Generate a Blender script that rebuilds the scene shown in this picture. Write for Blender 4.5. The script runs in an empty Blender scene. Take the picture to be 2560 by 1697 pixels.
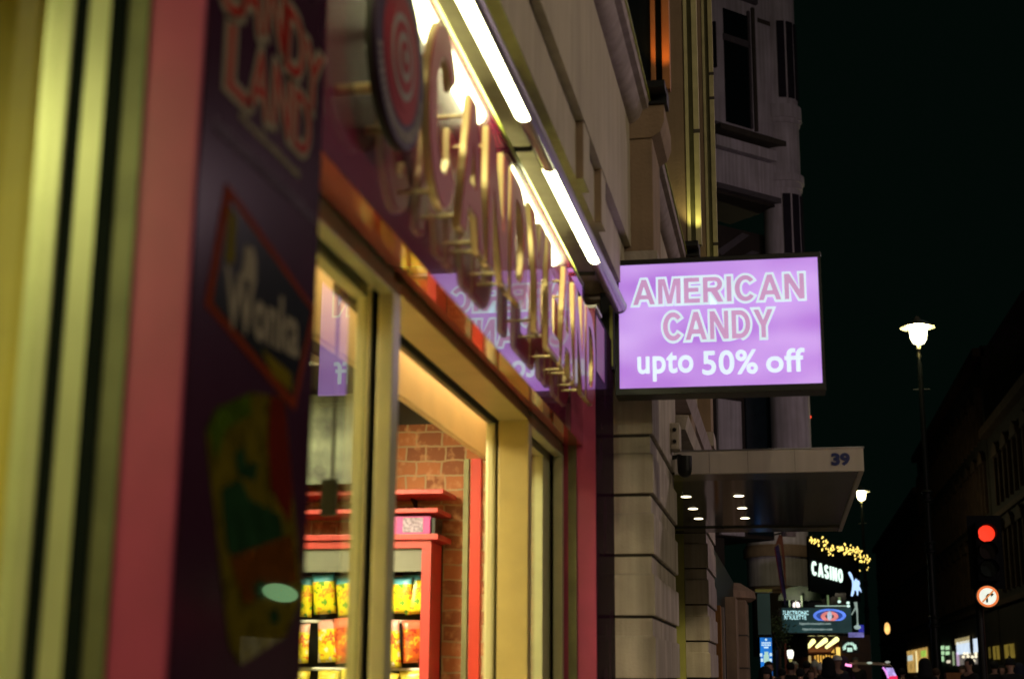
import bpy, bmesh, math, random
from mathutils import Matrix, Vector
random.seed(7)
PI = math.pi
scene = bpy.context.scene
COL = scene.collection
# ------------------------------------------------------------------ camera
CAM = Vector((0, 0, 1.4))
FPX = 3600.0
ROWS = ((0.98316, -0.03516, -0.17938), (0.18354, 0.22384, 0.95719), (0.00650, -0.97399, 0.22652))
v1 = Vector((692., 841.5, FPX)).normalized()
_vx = 115.; _vy = (v1.x * FPX / v1.z * _vx + FPX * FPX) / (v1.y * FPX / v1.z)
up = Vector((_vx, -_vy, FPX)).normalized(); up = (up - v1 * up.dot(v1)).normalized()
rt = v1.cross(up)
RW = Matrix((rt, v1, up))                     # camera (right, down, forward) -> world
def ray(px, py): return RW @ Vector((px - 1280., py - 848.5, FPX))
def at(px, py, Y):
    d = ray(px, py); return CAM + d * (Y / d.y)
def atx(px, py, X):
    d = ray(px, py); return CAM + d * (X / d.x)
cd = bpy.data.cameras.new('camera'); cam = bpy.data.objects.new('camera', cd); COL.objects.link(cam)
M3 = Matrix((RW.col[0], -RW.col[1], -RW.col[2])).transposed()
cam.matrix_world = Matrix.Translation(CAM) @ M3.to_4x4()
cd.sensor_width = 36; cd.lens = FPX / 2560 * 36; cd.clip_start = 0.05; cd.clip_end = 1000
cd.dof.use_dof = True; cd.dof.focus_distance = 12.0; cd.dof.aperture_fstop = 2.6
scene.camera = cam
scene.view_settings.view_transform = 'Standard'; scene.view_settings.look = 'None'
# ------------------------------------------------------------------ materials
def nt_new(name):
    m = bpy.data.materials.new(name); m.use_nodes = True
    return m, m.node_tree.nodes, m.node_tree.links
def mat(name, col, rough=0.5, metal=0.0, var=0.15, scale=6.0, bump=0.0, bscale=60.0, spec=0.5, coat=0.0, ior=1.45, streak=0.0, cior=1.5, crough=.02):
    m, N, L = nt_new(name); b = N['Principled BSDF']
    b.inputs['Roughness'].default_value = rough; b.inputs['Metallic'].default_value = metal
    b.inputs['Specular IOR Level'].default_value = spec; b.inputs['IOR'].default_value = ior
    b.inputs['Coat Weight'].default_value = coat; b.inputs['Coat Roughness'].default_value = crough; b.inputs['Coat IOR'].default_value = cior
    tc = N.new('ShaderNodeTexCoord'); nz = N.new('ShaderNodeTexNoise'); nz.inputs['Scale'].default_value = scale; nz.inputs['Detail'].default_value = 6
    L.new(tc.outputs['Object'], nz.inputs['Vector'])
    rp = N.new('ShaderNodeValToRGB')
    c = col
    rp.color_ramp.elements[0].position = 0.3; rp.color_ramp.elements[1].position = 0.7
    rp.color_ramp.elements[0].color = (c[0]*(1-var), c[1]*(1-var), c[2]*(1-var), 1)
    rp.color_ramp.elements[1].color = (min(1, c[0]*(1+var)), min(1, c[1]*(1+var)), min(1, c[2]*(1+var)), 1)
    L.new(nz.outputs['Fac'], rp.inputs['Fac'])
    out = rp.outputs['Color']
    if streak:
        mp = N.new('ShaderNodeMapping'); mp.inputs['Scale'].default_value = (14, 14, 0.7)
        L.new(tc.outputs['Object'], mp.inputs['Vector'])
        n3 = N.new('ShaderNodeTexNoise'); n3.inputs['Scale'].default_value = 1.0; n3.inputs['Detail'].default_value = 5
        L.new(mp.outputs['Vector'], n3.inputs['Vector'])
        r3 = N.new('ShaderNodeValToRGB'); r3.color_ramp.elements[0].position = 0.35; r3.color_ramp.elements[1].position = 0.65
        r3.color_ramp.elements[0].color = (1-streak, 1-streak*1.05, 1-streak*1.15, 1); r3.color_ramp.elements[1].color = (1, 1, 1, 1)
        L.new(n3.outputs['Fac'], r3.inputs['Fac'])
        mx = N.new('ShaderNodeMixRGB'); mx.blend_type = 'MULTIPLY'; mx.inputs['Fac'].default_value = 1
        L.new(out, mx.inputs['Color1']); L.new(r3.outputs['Color'], mx.inputs['Color2']); out = mx.outputs['Color']
    L.new(out, b.inputs['Base Color'])
    if bump:
        n2 = N.new('ShaderNodeTexNoise'); n2.inputs['Scale'].default_value = bscale; n2.inputs['Detail'].default_value = 8
        L.new(tc.outputs['Object'], n2.inputs['Vector'])
        bp = N.new('ShaderNodeBump'); bp.inputs['Strength'].default_value = bump; bp.inputs['Distance'].default_value = 0.01
        L.new(n2.outputs['Fac'], bp.inputs['Height']); L.new(bp.outputs['Normal'], b.inputs['Normal'])
    return m
def emis(name, col, s, var=0.0, scale=4.0):
    m, N, L = nt_new(name); b = N['Principled BSDF']
    b.inputs['Base Color'].default_value = (*[min(1, c * .5) for c in col], 1); b.inputs['Roughness'].default_value = 0.4
    b.inputs['Emission Strength'].default_value = s
    if var:
        tc = N.new('ShaderNodeTexCoord'); nz = N.new('ShaderNodeTexNoise'); nz.inputs['Scale'].default_value = scale; nz.inputs['Detail'].default_value = 3
        L.new(tc.outputs['Object'], nz.inputs['Vector'])
        rp = N.new('ShaderNodeValToRGB'); rp.color_ramp.elements[0].position = .3; rp.color_ramp.elements[1].position = .7
        rp.color_ramp.elements[0].color = (*[c * (1 - var) for c in col], 1); rp.color_ramp.elements[1].color = (*[c * (1 + var) for c in col], 1)
        L.new(nz.outputs['Fac'], rp.inputs['Fac']); L.new(rp.outputs['Color'], b.inputs['Emission Color'])
    else:
        b.inputs['Emission Color'].default_value = (*col, 1)
    return m
def glassmat(name, tint=(0.9, 0.95, 0.9), boost=1.0, rough=0.0):
    m, N, L = nt_new(name); N.remove(N['Principled BSDF'])
    tr = N.new('ShaderNodeBsdfTransparent'); tr.inputs['Color'].default_value = (*tint, 1)
    gl = N.new('ShaderNodeBsdfGlossy'); gl.inputs['Roughness'].default_value = rough
    fr = N.new('ShaderNodeFresnel'); fr.inputs['IOR'].default_value = 1.5
    mu = N.new('ShaderNodeMath'); mu.operation = 'MULTIPLY'; mu.use_clamp = True; mu.inputs[1].default_value = boost
    ge = N.new('ShaderNodeNewGeometry'); ff = N.new('ShaderNodeMath'); ff.operation = 'SUBTRACT'; ff.inputs[0].default_value = 1; L.new(ge.outputs['Backfacing'], ff.inputs[1])
    m2 = N.new('ShaderNodeMath'); m2.operation = 'MULTIPLY'; L.new(mu.outputs[0], m2.inputs[0]); L.new(ff.outputs[0], m2.inputs[1])
    mx = N.new('ShaderNodeMixShader'); L.new(fr.outputs[0], mu.inputs[0]); L.new(m2.outputs[0], mx.inputs[0])
    L.new(tr.outputs[0], mx.inputs[1]); L.new(gl.outputs[0], mx.inputs[2]); L.new(mx.outputs[0], N['Material Output'].inputs[0])
    return m
def glowglass(name, col, s):
    m, N, L = nt_new(name); N.remove(N['Principled BSDF'])
    tr = N.new('ShaderNodeBsdfTransparent'); tr.inputs['Color'].default_value = (.9, .9, .85, 1)
    em = N.new('ShaderNodeEmission'); em.inputs['Color'].default_value = (*col, 1); em.inputs['Strength'].default_value = s
    ad = N.new('ShaderNodeAddShader'); L.new(tr.outputs[0], ad.inputs[0]); L.new(em.outputs[0], ad.inputs[1]); L.new(ad.outputs[0], N['Material Output'].inputs[0]); return m
def brickmat(name):
    m, N, L = nt_new(name); b = N['Principled BSDF']; b.inputs['Roughness'].default_value = .85
    tc = N.new('ShaderNodeTexCoord'); mp = N.new('ShaderNodeMapping'); mp.inputs['Rotation'].default_value = (PI/2, 0, 0)
    L.new(tc.outputs['Object'], mp.inputs['Vector'])
    nz0 = N.new('ShaderNodeTexNoise'); nz0.inputs['Scale'].default_value = 9; L.new(tc.outputs['Object'], nz0.inputs['Vector'])
    vm = N.new('ShaderNodeMixRGB'); vm.blend_type = 'LINEAR_LIGHT'; vm.inputs['Fac'].default_value = .012
    L.new(mp.outputs['Vector'], vm.inputs['Color1']); L.new(nz0.outputs['Color'], vm.inputs['Color2'])
    bt = N.new('ShaderNodeTexBrick'); bt.inputs['Scale'].default_value = 1
    bt.inputs['Brick Width'].default_value = .135; bt.inputs['Row Height'].default_value = .074; bt.inputs['Mortar Size'].default_value = .006
    bt.inputs['Mortar Smooth'].default_value = .3; bt.inputs['Bias'].default_value = -.1; bt.squash = .75; bt.squash_frequency = 2
    bt.inputs['Color1'].default_value = (.40, .15, .06, 1); bt.inputs['Color2'].default_value = (.17, .06, .03, 1); bt.inputs['Mortar'].default_value = (.36, .26, .15, 1)
    L.new(vm.outputs['Color'], bt.inputs['Vector'])
    nz = N.new('ShaderNodeTexNoise'); nz.inputs['Scale'].default_value = 22; nz.inputs['Detail'].default_value = 8; L.new(tc.outputs['Object'], nz.inputs['Vector'])
    rp = N.new('ShaderNodeValToRGB'); rp.color_ramp.elements[0].position = .52; rp.color_ramp.elements[1].position = .72
    rp.color_ramp.elements[0].color = (0, 0, 0, 1); rp.color_ramp.elements[1].color = (1, 1, 1, 1); L.new(nz.outputs['Fac'], rp.inputs['Fac'])
    mx = N.new('ShaderNodeMixRGB'); L.new(rp.outputs['Color'], mx.inputs['Fac']); L.new(bt.outputs['Color'], mx.inputs['Color1']); mx.inputs['Color2'].default_value = (.5, .26, .13, 1)
    L.new(mx.outputs['Color'], b.inputs['Base Color'])
    bp = N.new('ShaderNodeBump'); bp.inputs['Strength'].default_value = .7; bp.inputs['Distance'].default_value = .006; bp.invert = True
    L.new(bt.outputs['Fac'], bp.inputs['Height']); L.new(bp.outputs['Normal'], b.inputs['Normal'])
    return m
def bagmat(name, top, mid, spot, accent):
    """crumpled printed foil bag"""
    m, N, L = nt_new(name); b = N['Principled BSDF']; b.inputs['Roughness'].default_value = .3
    tc = N.new('ShaderNodeTexCoord'); sp = N.new('ShaderNodeSeparateXYZ'); L.new(tc.outputs['Object'], sp.inputs[0])
    nz = N.new('ShaderNodeTexNoise'); nz.inputs['Scale'].default_value = 24; nz.inputs['Detail'].default_value = 4; L.new(tc.outputs['Object'], nz.inputs['Vector'])
    rp = N.new('ShaderNodeValToRGB'); e = rp.color_ramp.elements; rp.color_ramp.interpolation = 'CONSTANT'
    e[0].position = 0; e[0].color = (*accent, 1); e[1].position = .40; e[1].color = (*mid, 1)
    k = e.new(.56); k.color = (*spot, 1); k = e.new(.63); k.color = (*mid, 1); k = e.new(.68); k.color = (.75, .7, .6, 1)
    L.new(nz.outputs['Fac'], rp.inputs['Fac'])
    gt = N.new('ShaderNodeMath'); gt.operation = 'GREATER_THAN'; gt.inputs[1].default_value = .055; L.new(sp.outputs['Z'], gt.inputs[0])
    mx = N.new('ShaderNodeMixRGB'); L.new(gt.outputs[0], mx.inputs['Fac']); L.new(rp.outputs['Color'], mx.inputs['Color1']); mx.inputs['Color2'].default_value = (*top, 1)
    L.new(mx.outputs['Color'], b.inputs['Base Color'])
    n2 = N.new('ShaderNodeTexNoise'); n2.inputs['Scale'].default_value = 25; L.new(tc.outputs['Object'], n2.inputs['Vector'])
    bp = N.new('ShaderNodeBump'); bp.inputs['Strength'].default_value = .6; bp.inputs['Distance'].default_value = .01; L.new(n2.outputs['Fac'], bp.inputs['Height']); L.new(bp.outputs['Normal'], b.inputs['Normal'])
    return m

MT = dict(
    pink=mat('pink_paint', (.33, .036, .105), .45, var=.10, scale=9, bump=.05),
    purple=mat('purple_print', (.030, .009, .020), .5, var=.12, scale=5, spec=.0, coat=.26, crough=.17),
    fascia=mat('fascia_acrylic', (.17, .012, .042), .20, var=.08, scale=2, spec=.10, coat=1.0, cior=2.0),
    soffit=mat('soffit_gloss', (.55, .10, .05), .10, var=.08, scale=3, spec=.6, coat=1.0),
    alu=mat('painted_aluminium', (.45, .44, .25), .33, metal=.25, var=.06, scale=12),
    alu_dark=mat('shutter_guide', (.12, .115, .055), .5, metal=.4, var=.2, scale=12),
    alu2=mat('dimmed_aluminium', (.34, .275, .10), .4, metal=.2, var=.08, scale=10),  # aluminium copy, the door's dimmer yellow light put into its colour
    black=mat('black_gap', (.005, .007, .006), .8, var=.2, spec=.04),
    blackmetal=mat('black_metal', (.006, .007, .0065), .4, var=.2, scale=20, spec=.4),
    greentrim=mat('lit_edge_trim', (.38, .42, .08), .4, var=.15, scale=12),
    red=mat('red_plastic', (.34, .018, .012), .35, var=.1),
    redwood=mat('red_shelf_paint', (.43, .036, .034), .4, var=.1, scale=14),
    cream=mat('cream_print', (.45, .40, .30), .4, var=.1),
    lilac=mat('lilac_print', (.12, .09, .13), .7, spec=0.0, coat=.6, var=.1),
    orange=mat('orange_print', (.17, .026, .008), .7, spec=0.0, coat=.6, var=.1),
    gold=mat('gold_print', (.13, .10, .006), .6, spec=0.0, coat=.6, var=.15),
    bone=mat('bone_print', (.24, .21, .15), .7, spec=0.0, coat=.6, var=.1),
    letterred=mat('letter_red', (.40, .055, .035), .4, var=.1, spec=.2, coat=.5),
    letteredge=mat('letter_gold_edge', (.62, .48, .22), .28, metal=.35, var=.1),
    discred=mat('disc_red', (.24, .018, .02), .6, spec=.1, var=.15),
    discpale=mat('disc_pale', (.24, .21, .18), .6, spec=.1, var=.15),
    discdark=mat('disc_dark_rim', (.03, .016, .03), .5, spec=.1, var=.2),
    stone=mat('portland_stone', (.46, .405, .34), .85, var=.17, scale=4, bump=.35, bscale=70, streak=.30),
    stonewall=mat('stone_wall', (.43, .38, .28), .85, var=.10, scale=2.5, bump=.2, bscale=100, streak=.16),
    stonebrown=mat('brown_stone', (.27, .19, .12), .85, var=.12, scale=5, bump=.3, streak=.15),
    mould=mat('stone_moulding', (.36, .30, .29), .8, var=.12, scale=8, bump=.2, streak=.2),
    joint=mat('stone_joint', (.06, .052, .04), .9, var=.2),
    purplestone=mat('grey_stone_far', (.58, .545, .60), .85, var=.14, scale=2, bump=.3, streak=.25),
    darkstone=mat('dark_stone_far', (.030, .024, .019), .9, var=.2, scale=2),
    darkglass=mat('dark_window_glass', (.006, .010, .012), .06, var=.1, spec=.5),
    framegrey=mat('window_frame_far', (.10, .09, .10), .6, var=.15),
    canopy=mat('canopy_cladding', (.50, .45, .43), .55, var=.06, scale=3, streak=.12),
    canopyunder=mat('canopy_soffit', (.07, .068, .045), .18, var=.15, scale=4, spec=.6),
    mirror=mat('canopy_mirror_panel', (.17, .21, .18), .10, metal=.9, var=.25, scale=2),
    numeral=mat('blue_numeral', (.012, .02, .14), .2, var=.1),
    fixture=mat('strip_light_housing', (.32, .31, .33), .32, metal=.6, var=.05),
    diffuser=mat('strip_light_diffuser', (.42, .34, .36), .25, var=.05, coat=.5),
    white=mat('white_plastic', (.7, .7, .68), .4, var=.06),
    asphalt=mat('asphalt', (.045, .045, .047), .7, var=.2, scale=40, bump=.3, bscale=200),
    paving=mat('paving_stone', (.17, .165, .15), .75, var=.15, scale=5, bump=.2),
    kerb=mat('granite_kerb', (.2, .2, .2), .8, var=.2, scale=30),
    inwall=mat('shop_inner_wall', (.62, .42, .10), .7, var=.06),
    infloor=mat('shop_floor', (.5, .45, .36), .35, var=.08),
    inceil=mat('shop_ceiling', (.05, .045, .04), .8, var=.1),
    bulk=mat('bulkhead_paint', (.74, .54, .27), .6, var=.05),
    boxpurple=mat('purple_card', (.42, .035, .24), .45, var=.1),
    grey=mat('grey_panel', (.16, .17, .14), .6, var=.1),
    lamppost=mat('lamp_post_paint', (.005, .007, .006), .45, var=.2, spec=.2),
    skin=mat('skin', (.42, .25, .17), .55, var=.1),
    tree=mat('leaves', (.05, .09, .03), .6, var=.4), bark=mat('bark', (.10, .07, .05), .9, var=.2),
    teal=mat('teal_panel', (.06, .16, .14), .4, var=.15, scale=2),
    rubber=mat('rubber', (.015, .015, .015), .7, var=.2),
    brick=brickmat('interior_brick'),
    glass=glassmat('shop_glass', (.93, .96, .92), 1.7),
)
# ------------------------------------------------------------------ helpers
ORG = {}
def nb(): return bmesh.new()
def box(bm, x0, x1, y0, y1, z0, z1, bev=0.0):
    x0, x1 = sorted((x0, x1)); y0, y1 = sorted((y0, y1)); z0, z1 = sorted((z0, z1))
    r = bmesh.ops.create_cube(bm, size=1.0, matrix=Matrix.Translation(((x0+x1)/2, (y0+y1)/2, (z0+z1)/2)) @ Matrix.Diagonal((x1-x0, y1-y0, z1-z0, 1)))
    if bev:
        es = list({e for v in r['verts'] for e in v.link_edges})
        bmesh.ops.bevel(bm, geom=es, offset=bev, segments=2, affect='EDGES', profile=.6)
    return bm
def obox(bm, c, ux, uy, uz, sx, sy, sz):
    m = Matrix((ux, uy, uz)).transposed().to_4x4(); m.translation = c
    bmesh.ops.create_cube(bm, size=1.0, matrix=m @ Matrix.Diagonal((sx, sy, sz, 1))); return bm
def prism(bm, pts, vec):
    """closed polygon pts (3-D) swept along vec"""
    v = Vector(vec); a = [bm.verts.new(p) for p in pts]; b = [bm.verts.new(Vector(p) + v) for p in pts]
    n = len(a); bm.faces.new(a); bm.faces.new(b[::-1])
    for i in range(n): bm.faces.new((a[i], b[i], b[(i+1) % n], a[(i+1) % n]))
    bmesh.ops.recalc_face_normals(bm, faces=bm.faces[:]); return bm
def cyl(bm, p0, p1, r0, r1=None, seg=20, caps=True):
    p0, p1 = Vector(p0), Vector(p1); d = p1 - p0
    m = d.to_track_quat('Z', 'Y').to_matrix().to_4x4(); m.translation = (p0 + p1) / 2
    bmesh.ops.create_cone(bm, cap_ends=caps, segments=seg, radius1=r0, radius2=r0 if r1 is None else r1, depth=d.length, matrix=m); return bm
def ball(bm, c, r, sx=1, sy=1, sz=1, seg=16):
    bmesh.ops.create_uvsphere(bm, u_segments=seg, v_segments=max(6, seg//2+2), radius=r, matrix=Matrix.Translation(c) @ Matrix.Diagonal((sx, sy, sz, 1))); return bm
def lathe(bm, prof, c, seg=24):
    """prof: (r, z) list turned about a vertical axis at c"""
    c = Vector(c); rings = []
    for r, z in prof:
        rings.append([bm.verts.new(c + Vector((r*math.cos(2*PI*i/seg), r*math.sin(2*PI*i/seg), z))) for i in range(seg)])
    for a, b in zip(rings, rings[1:]):
        for i in range(seg): bm.faces.new((a[i], a[(i+1) % seg], b[(i+1) % seg], b[i]))
    bm.faces.new(rings[0][::-1]); bm.faces.new(rings[-1]); return bm
def tube(bm, pts, r, seg=8):
    for a, b in zip(pts, pts[1:]): cyl(bm, a, b, r, seg=seg)
    return bm
def tag(o, label=None, cat=None, group=None, kind=None):
    if label: o['label'] = label
    if cat: o['category'] = cat
    if group: o['group'] = group
    if kind: o['kind'] = kind
    return o
def thing(name, loc, label, cat, group=None):
    o = bpy.data.objects.new(name, None); o.empty_display_size = .1; COL.objects.link(o); o.location = loc
    ORG[o.name] = Vector(loc); return tag(o, label, cat, group)
def obj(name, bm, m, parent=None, smooth=False, loc=None):
    """bm in world coordinates; becomes one mesh object (a part when it has a parent)"""
    org = Vector((0, 0, 0))
    if parent: org = ORG[parent.name]
    elif loc is not None: org = Vector(loc)
    me = bpy.data.meshes.new(name); bmesh.ops.translate(bm, verts=bm.verts[:], vec=-org)
    if smooth:
        for f in bm.faces: f.smooth = True
    bm.to_mesh(me); bm.free(); me.materials.append(m)
    if smooth:
        try: me.set_sharp_from_angle(angle=math.radians(40))
        except Exception: pass
    o = bpy.data.objects.new(name, me); COL.objects.link(o)
    if parent: o.parent = parent
    elif loc is not None: o.location = org
    ORG[o.name] = org if parent or loc is not None else Vector((0, 0, 0))
    return o
def copy_tree(o, parent=None):
    c = o.copy(); COL.objects.link(c); c.parent = parent
    for ch in list(o.children): copy_tree(ch, c)
    return c
def textmesh(body, extrude=0.0, offset=0.0, res=4, spacing=1.0):
    cu = bpy.data.curves.new('lettering', 'FONT'); cu.body = body; cu.extrude = extrude; cu.offset = offset
    cu.resolution_u = res; cu.space_character = spacing; cu.fill_mode = 'BOTH' if extrude else 'FRONT'
    t = bpy.data.objects.new('lettering', cu); COL.objects.link(t)
    bpy.context.view_layer.update()
    me = bpy.data.meshes.new_from_object(t.evaluated_get(bpy.context.evaluated_depsgraph_get()))
    bpy.data.objects.remove(t); bpy.data.curves.remove(cu); return me
def bbox2(me):
    xs = [v.co.x for v in me.vertices]; ys = [v.co.y for v in me.vertices]; return min(xs), max(xs), min(ys), max(ys)
def text(name, body, org, ux, uy, w, h, m, parent=None, extrude=.001, offset=0.0, ref=None, spacing=1.0, loc=None):
    """lettering whose outline box starts at org and measures w x h along ux, uy"""
    me = textmesh(body, 0 if not extrude else extrude, offset, spacing=spacing)
    rf = textmesh(body, 0, 0, spacing=spacing) if offset else me
    x0, x1, y0, y1 = bbox2(rf); sx = w / (x1 - x0); sy = h / (y1 - y0)
    ux, uy = Vector(ux).normalized(), Vector(uy).normalized(); n = ux.cross(uy); org = Vector(org)
    base = ORG[parent.name] if parent else (Vector(loc) if loc is not None else Vector((0, 0, 0)))
    for v in me.vertices:
        c = v.co; v.co = org + ux * ((c.x - x0) * sx) + uy * ((c.y - y0) * sy) + n * c.z - base
    me.materials.clear(); me.materials.append(m); me.name = name
    o = bpy.data.objects.new(name, me); COL.objects.link(o)
    if parent: o.parent = parent
    elif loc is not None: o.location = base
    ORG[o.name] = base
    return o
def _arc(cx, cy, rx, ry, a0, a1, n=18):
    return [(cx+rx*math.cos(math.radians(a0+(a1-a0)*i/n)), cy+ry*math.sin(math.radians(a0+(a1-a0)*i/n))) for i in range(n+1)]
GL = {   # heavy grotesque capitals, cap height 1: (advance, outlines)
 'I': (.20, [[(0,0),(.2,0),(.2,1),(0,1)]]),
 'L': (.62, [[(0,0),(.62,0),(.62,.17),(.2,.17),(.2,1),(0,1)]]),
 'E': (.66, [[(0,0),(.66,0),(.66,.17),(.2,.17),(.2,.43),(.61,.43),(.61,.60),(.2,.60),(.2,.83),(.65,.83),(.65,1),(0,1)]]),
 'A': (.92, [[(0,0),(.21,0),(.285,.21),(.635,.21),(.71,0),(.92,0),(.56,1),(.36,1)], [(.345,.38),(.46,.72),(.575,.38)][::1]]),
 'M': (.94, [[(0,0),(.19,0),(.19,.76),(.375,0),(.565,0),(.75,.76),(.75,0),(.94,0),(.94,1),(.65,1),(.47,.33),(.29,1),(0,1)]]),
 'N': (.80, [[(0,0),(.19,0),(.19,.65),(.59,0),(.80,0),(.80,1),(.61,1),(.61,.36),(.21,1),(0,1)]]),
 'D': (.80, [[(0,0),(.36,0)] + _arc(.36,.5,.44,.5,-90,90) + [(0,1)], [(.2,.17),(.2,.83),(.34,.83)] + _arc(.34,.5,.25,.33,90,-90) ]),
 'R': (.84, [[(0,0),(.2,0),(.2,.41),(.33,.41),(.60,0),(.84,0),(.60,.44)] + _arc(.50,.715,.30,.285,-55,90) + [(0,1)], [(.2,.58),(.2,.83),(.48,.83)] + _arc(.48,.705,.115,.125,90,-90)]),
 'C': (.84, [_arc(.44,.5,.44,.515,38,322,30) + _arc(.45,.5,.24,.335,318,42,26)]),
 'Y': (.84, [[(.32,0),(.52,0),(.52,.42),(.84,1),(.61,1),(.42,.62),(.23,1),(0,1),(.32,.42)]]),
 'O': (.88, [_arc(.44,.5,.44,.515,0,350,34), _arc(.44,.5,.235,.335,0,-350,34)]),
 'S': (.74, [_arc(.36,.73,.33,.28,15,170,14) + _arc(.27,.73,.24,.12,190,262,6)[0:0] + _arc(.36,.73,.335,.27,180,250,6) + [(.44,.42)] + _arc(.40,.285,.13,.125,60,-90,8) + _arc(.36,.28,.18,.12,270,185,8) + [(0,.30)] + _arc(.37,.285,.37,.295,185,355,16) + _arc(.37,.30,.36,.27,0,60,6) + [(.30,.60)] + _arc(.34,.73,.115,.10,235,90,8) + _arc(.36,.73,.14,.115,90,10,6)]),
}
def grow_poly(p, d):
    if d == 0: return p
    out = []; n = len(p)
    for i in range(n):
        a, b, c = Vector(p[i-1]), Vector(p[i]), Vector(p[(i+1) % n])
        e1 = (b-a); e2 = (c-b)
        if e1.length < 1e-6 or e2.length < 1e-6: out.append(tuple(b)); continue
        n1 = Vector((e1.y, -e1.x)).normalized(); n2 = Vector((e2.y, -e2.x)).normalized()
        m = n1+n2; k = max(.45, m.length_squared/2); out.append(tuple(b + m*(d/k)))
    return out
def glyph_mesh(ch, grow, extrude):
    cu = bpy.data.curves.new('glyph', 'CURVE'); cu.dimensions = '2D'; cu.fill_mode = 'BOTH'; cu.extrude = extrude
    for p in GL[ch][1]:
        q = grow_poly(p, grow); sp = cu.splines.new('POLY'); sp.points.add(len(q)-1); sp.use_cyclic_u = True
        for pt, c in zip(sp.points, q): pt.co = (c[0], c[1], 0, 1)
    o = bpy.data.objects.new('glyph', cu); COL.objects.link(o); bpy.context.view_layer.update()
    me = bpy.data.meshes.new_from_object(o.evaluated_get(bpy.context.evaluated_depsgraph_get())); bpy.data.objects.remove(o); bpy.data.curves.remove(cu); return me
def word(name, body, org, ux, uy, wd, h, m, parent, extrude=.0006, grow=0.0, gap=.13, step=.00006, widths=None):
    tot = sum(GL[c][0] for c in body) + gap*(len(body)-1); sx = wd/tot
    ux, uy = Vector(ux).normalized(), Vector(uy).normalized(); n = ux.cross(uy); org = Vector(org); base = ORG[parent.name]
    bm = bmesh.new(); x = 0
    for i, ch in enumerate(body):
        me = glyph_mesh(ch, grow, extrude)
        for v in me.vertices: c = v.co.copy(); v.co = org + ux*((c.x+x)*sx) + uy*(c.y*h) + n*(c.z + step*(i % 2)) - base
        bm.from_mesh(me); bpy.data.meshes.remove(me); x += GL[ch][0] + gap
    me = bpy.data.meshes.new(name); bm.to_mesh(me); bm.free(); me.materials.append(m)
    o = bpy.data.objects.new(name, me); COL.objects.link(o); o.parent = parent; ORG[o.name] = base; return o
def lamp(name, kind, loc, energy, col, size=.1, target=None, spot=None, parent=None):
    l = bpy.data.lights.new(name, kind); l.energy = energy; l.color = col
    o = bpy.data.objects.new(name, l); COL.objects.link(o)
    if kind == 'POINT': l.shadow_soft_size = size
    if kind == 'SPOT': l.shadow_soft_size = size; l.spot_size = spot or 2.0; l.spot_blend = .6
    if kind == 'AREA': l.size = size
    o.location = loc
    if target is not None: o.rotation_euler = (Vector(target) - Vector(loc)).to_track_quat('-Z', 'Y').to_euler()
    if parent: o.parent = parent; o.location = Vector(loc) - ORG[parent.name]
    return o
# ------------------------------------------------------------------ world: night sky
w = bpy.data.worlds.new('World'); scene.world = w; w.use_nodes = True
N, L = w.node_tree.nodes, w.node_tree.links
sk = N.new('ShaderNodeTexSky'); sk.sky_type = 'NISHITA'; sk.sun_disc = False; sk.sun_elevation = math.radians(-9); sk.sun_rotation = math.radians(200)
bg = N['Background']; bg.inputs['Strength'].default_value = .001; L.new(sk.outputs[0], bg.inputs['Color'])
b2 = N.new('ShaderNodeBackground'); b2.inputs['Color'].default_value = (.0008, .0025, .0017, 1); b2.inputs['Strength'].default_value = 1
ad = N.new('ShaderNodeAddShader'); L.new(bg.outputs[0], ad.inputs[0]); L.new(b2.outputs[0], ad.inputs[1]); L.new(ad.outputs[0], N['World Output'].inputs[0])

# ------------------------------------------------------------------ ground
tag(obj('ground', box(nb(), -60, 60, -40, 300, -.6, -.14), MT['asphalt']), kind='structure')
tag(obj('pavement', box(nb(), -1.0, 2.2, -30, 60, -.3, 0), MT['paving']), kind='structure')
tag(obj('pavement', box(nb(), 7.4, 14, -30, 200, -.3, 0), MT['paving']), kind='structure')
tag(obj('kerb', box(nb(), 2.2, 2.35, -30, 60, -.3, .003), MT['kerb']), kind='structure')
tag(obj('kerb', box(nb(), 7.25, 7.4, -30, 200, -.3, .003), MT['kerb']), kind='structure')

# ------------------------------------------------------------------ candy shop
XP, XF = -.809, -.868
Y0, Y1, Y2, Y3 = 1.843, 2.388, 6.33, 7.0
shop = thing('candy_shop', (-1.0, 4.2, 0), 'purple and pink sweet shop with a glossy fascia, open doorway and lit interior', 'shop')
LX, LU = (0, 1, 0), (0, 0, 1)                 # lettering on a wall facing the street
PDULL = mat('purple_print_dull', (.022, .008, .016), .6, var=.4, scale=4, spec=0.0, coat=.10, crough=.10)
def pilaster(ya, yb, top, pm):
    p = obj('pilaster', box(nb(), -1.0, XP-.004, ya, yb, 0, top, .003), MT['pink'], shop)
    obj('printed_panel', box(nb(), XP-.004, XP, ya+.004, yb-.002, .05, top-.01), pm, p)
    return p
pA = pilaster(Y0, Y1, 3.2, MT['purple']); pB = pilaster(Y2, Y3, 3.03, PDULL)
obj('cap_flashing', box(nb(), -.95, XP+.004, Y2-.003, Y2+.2, 3.031, 3.045), MT['white'], pB)
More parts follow.
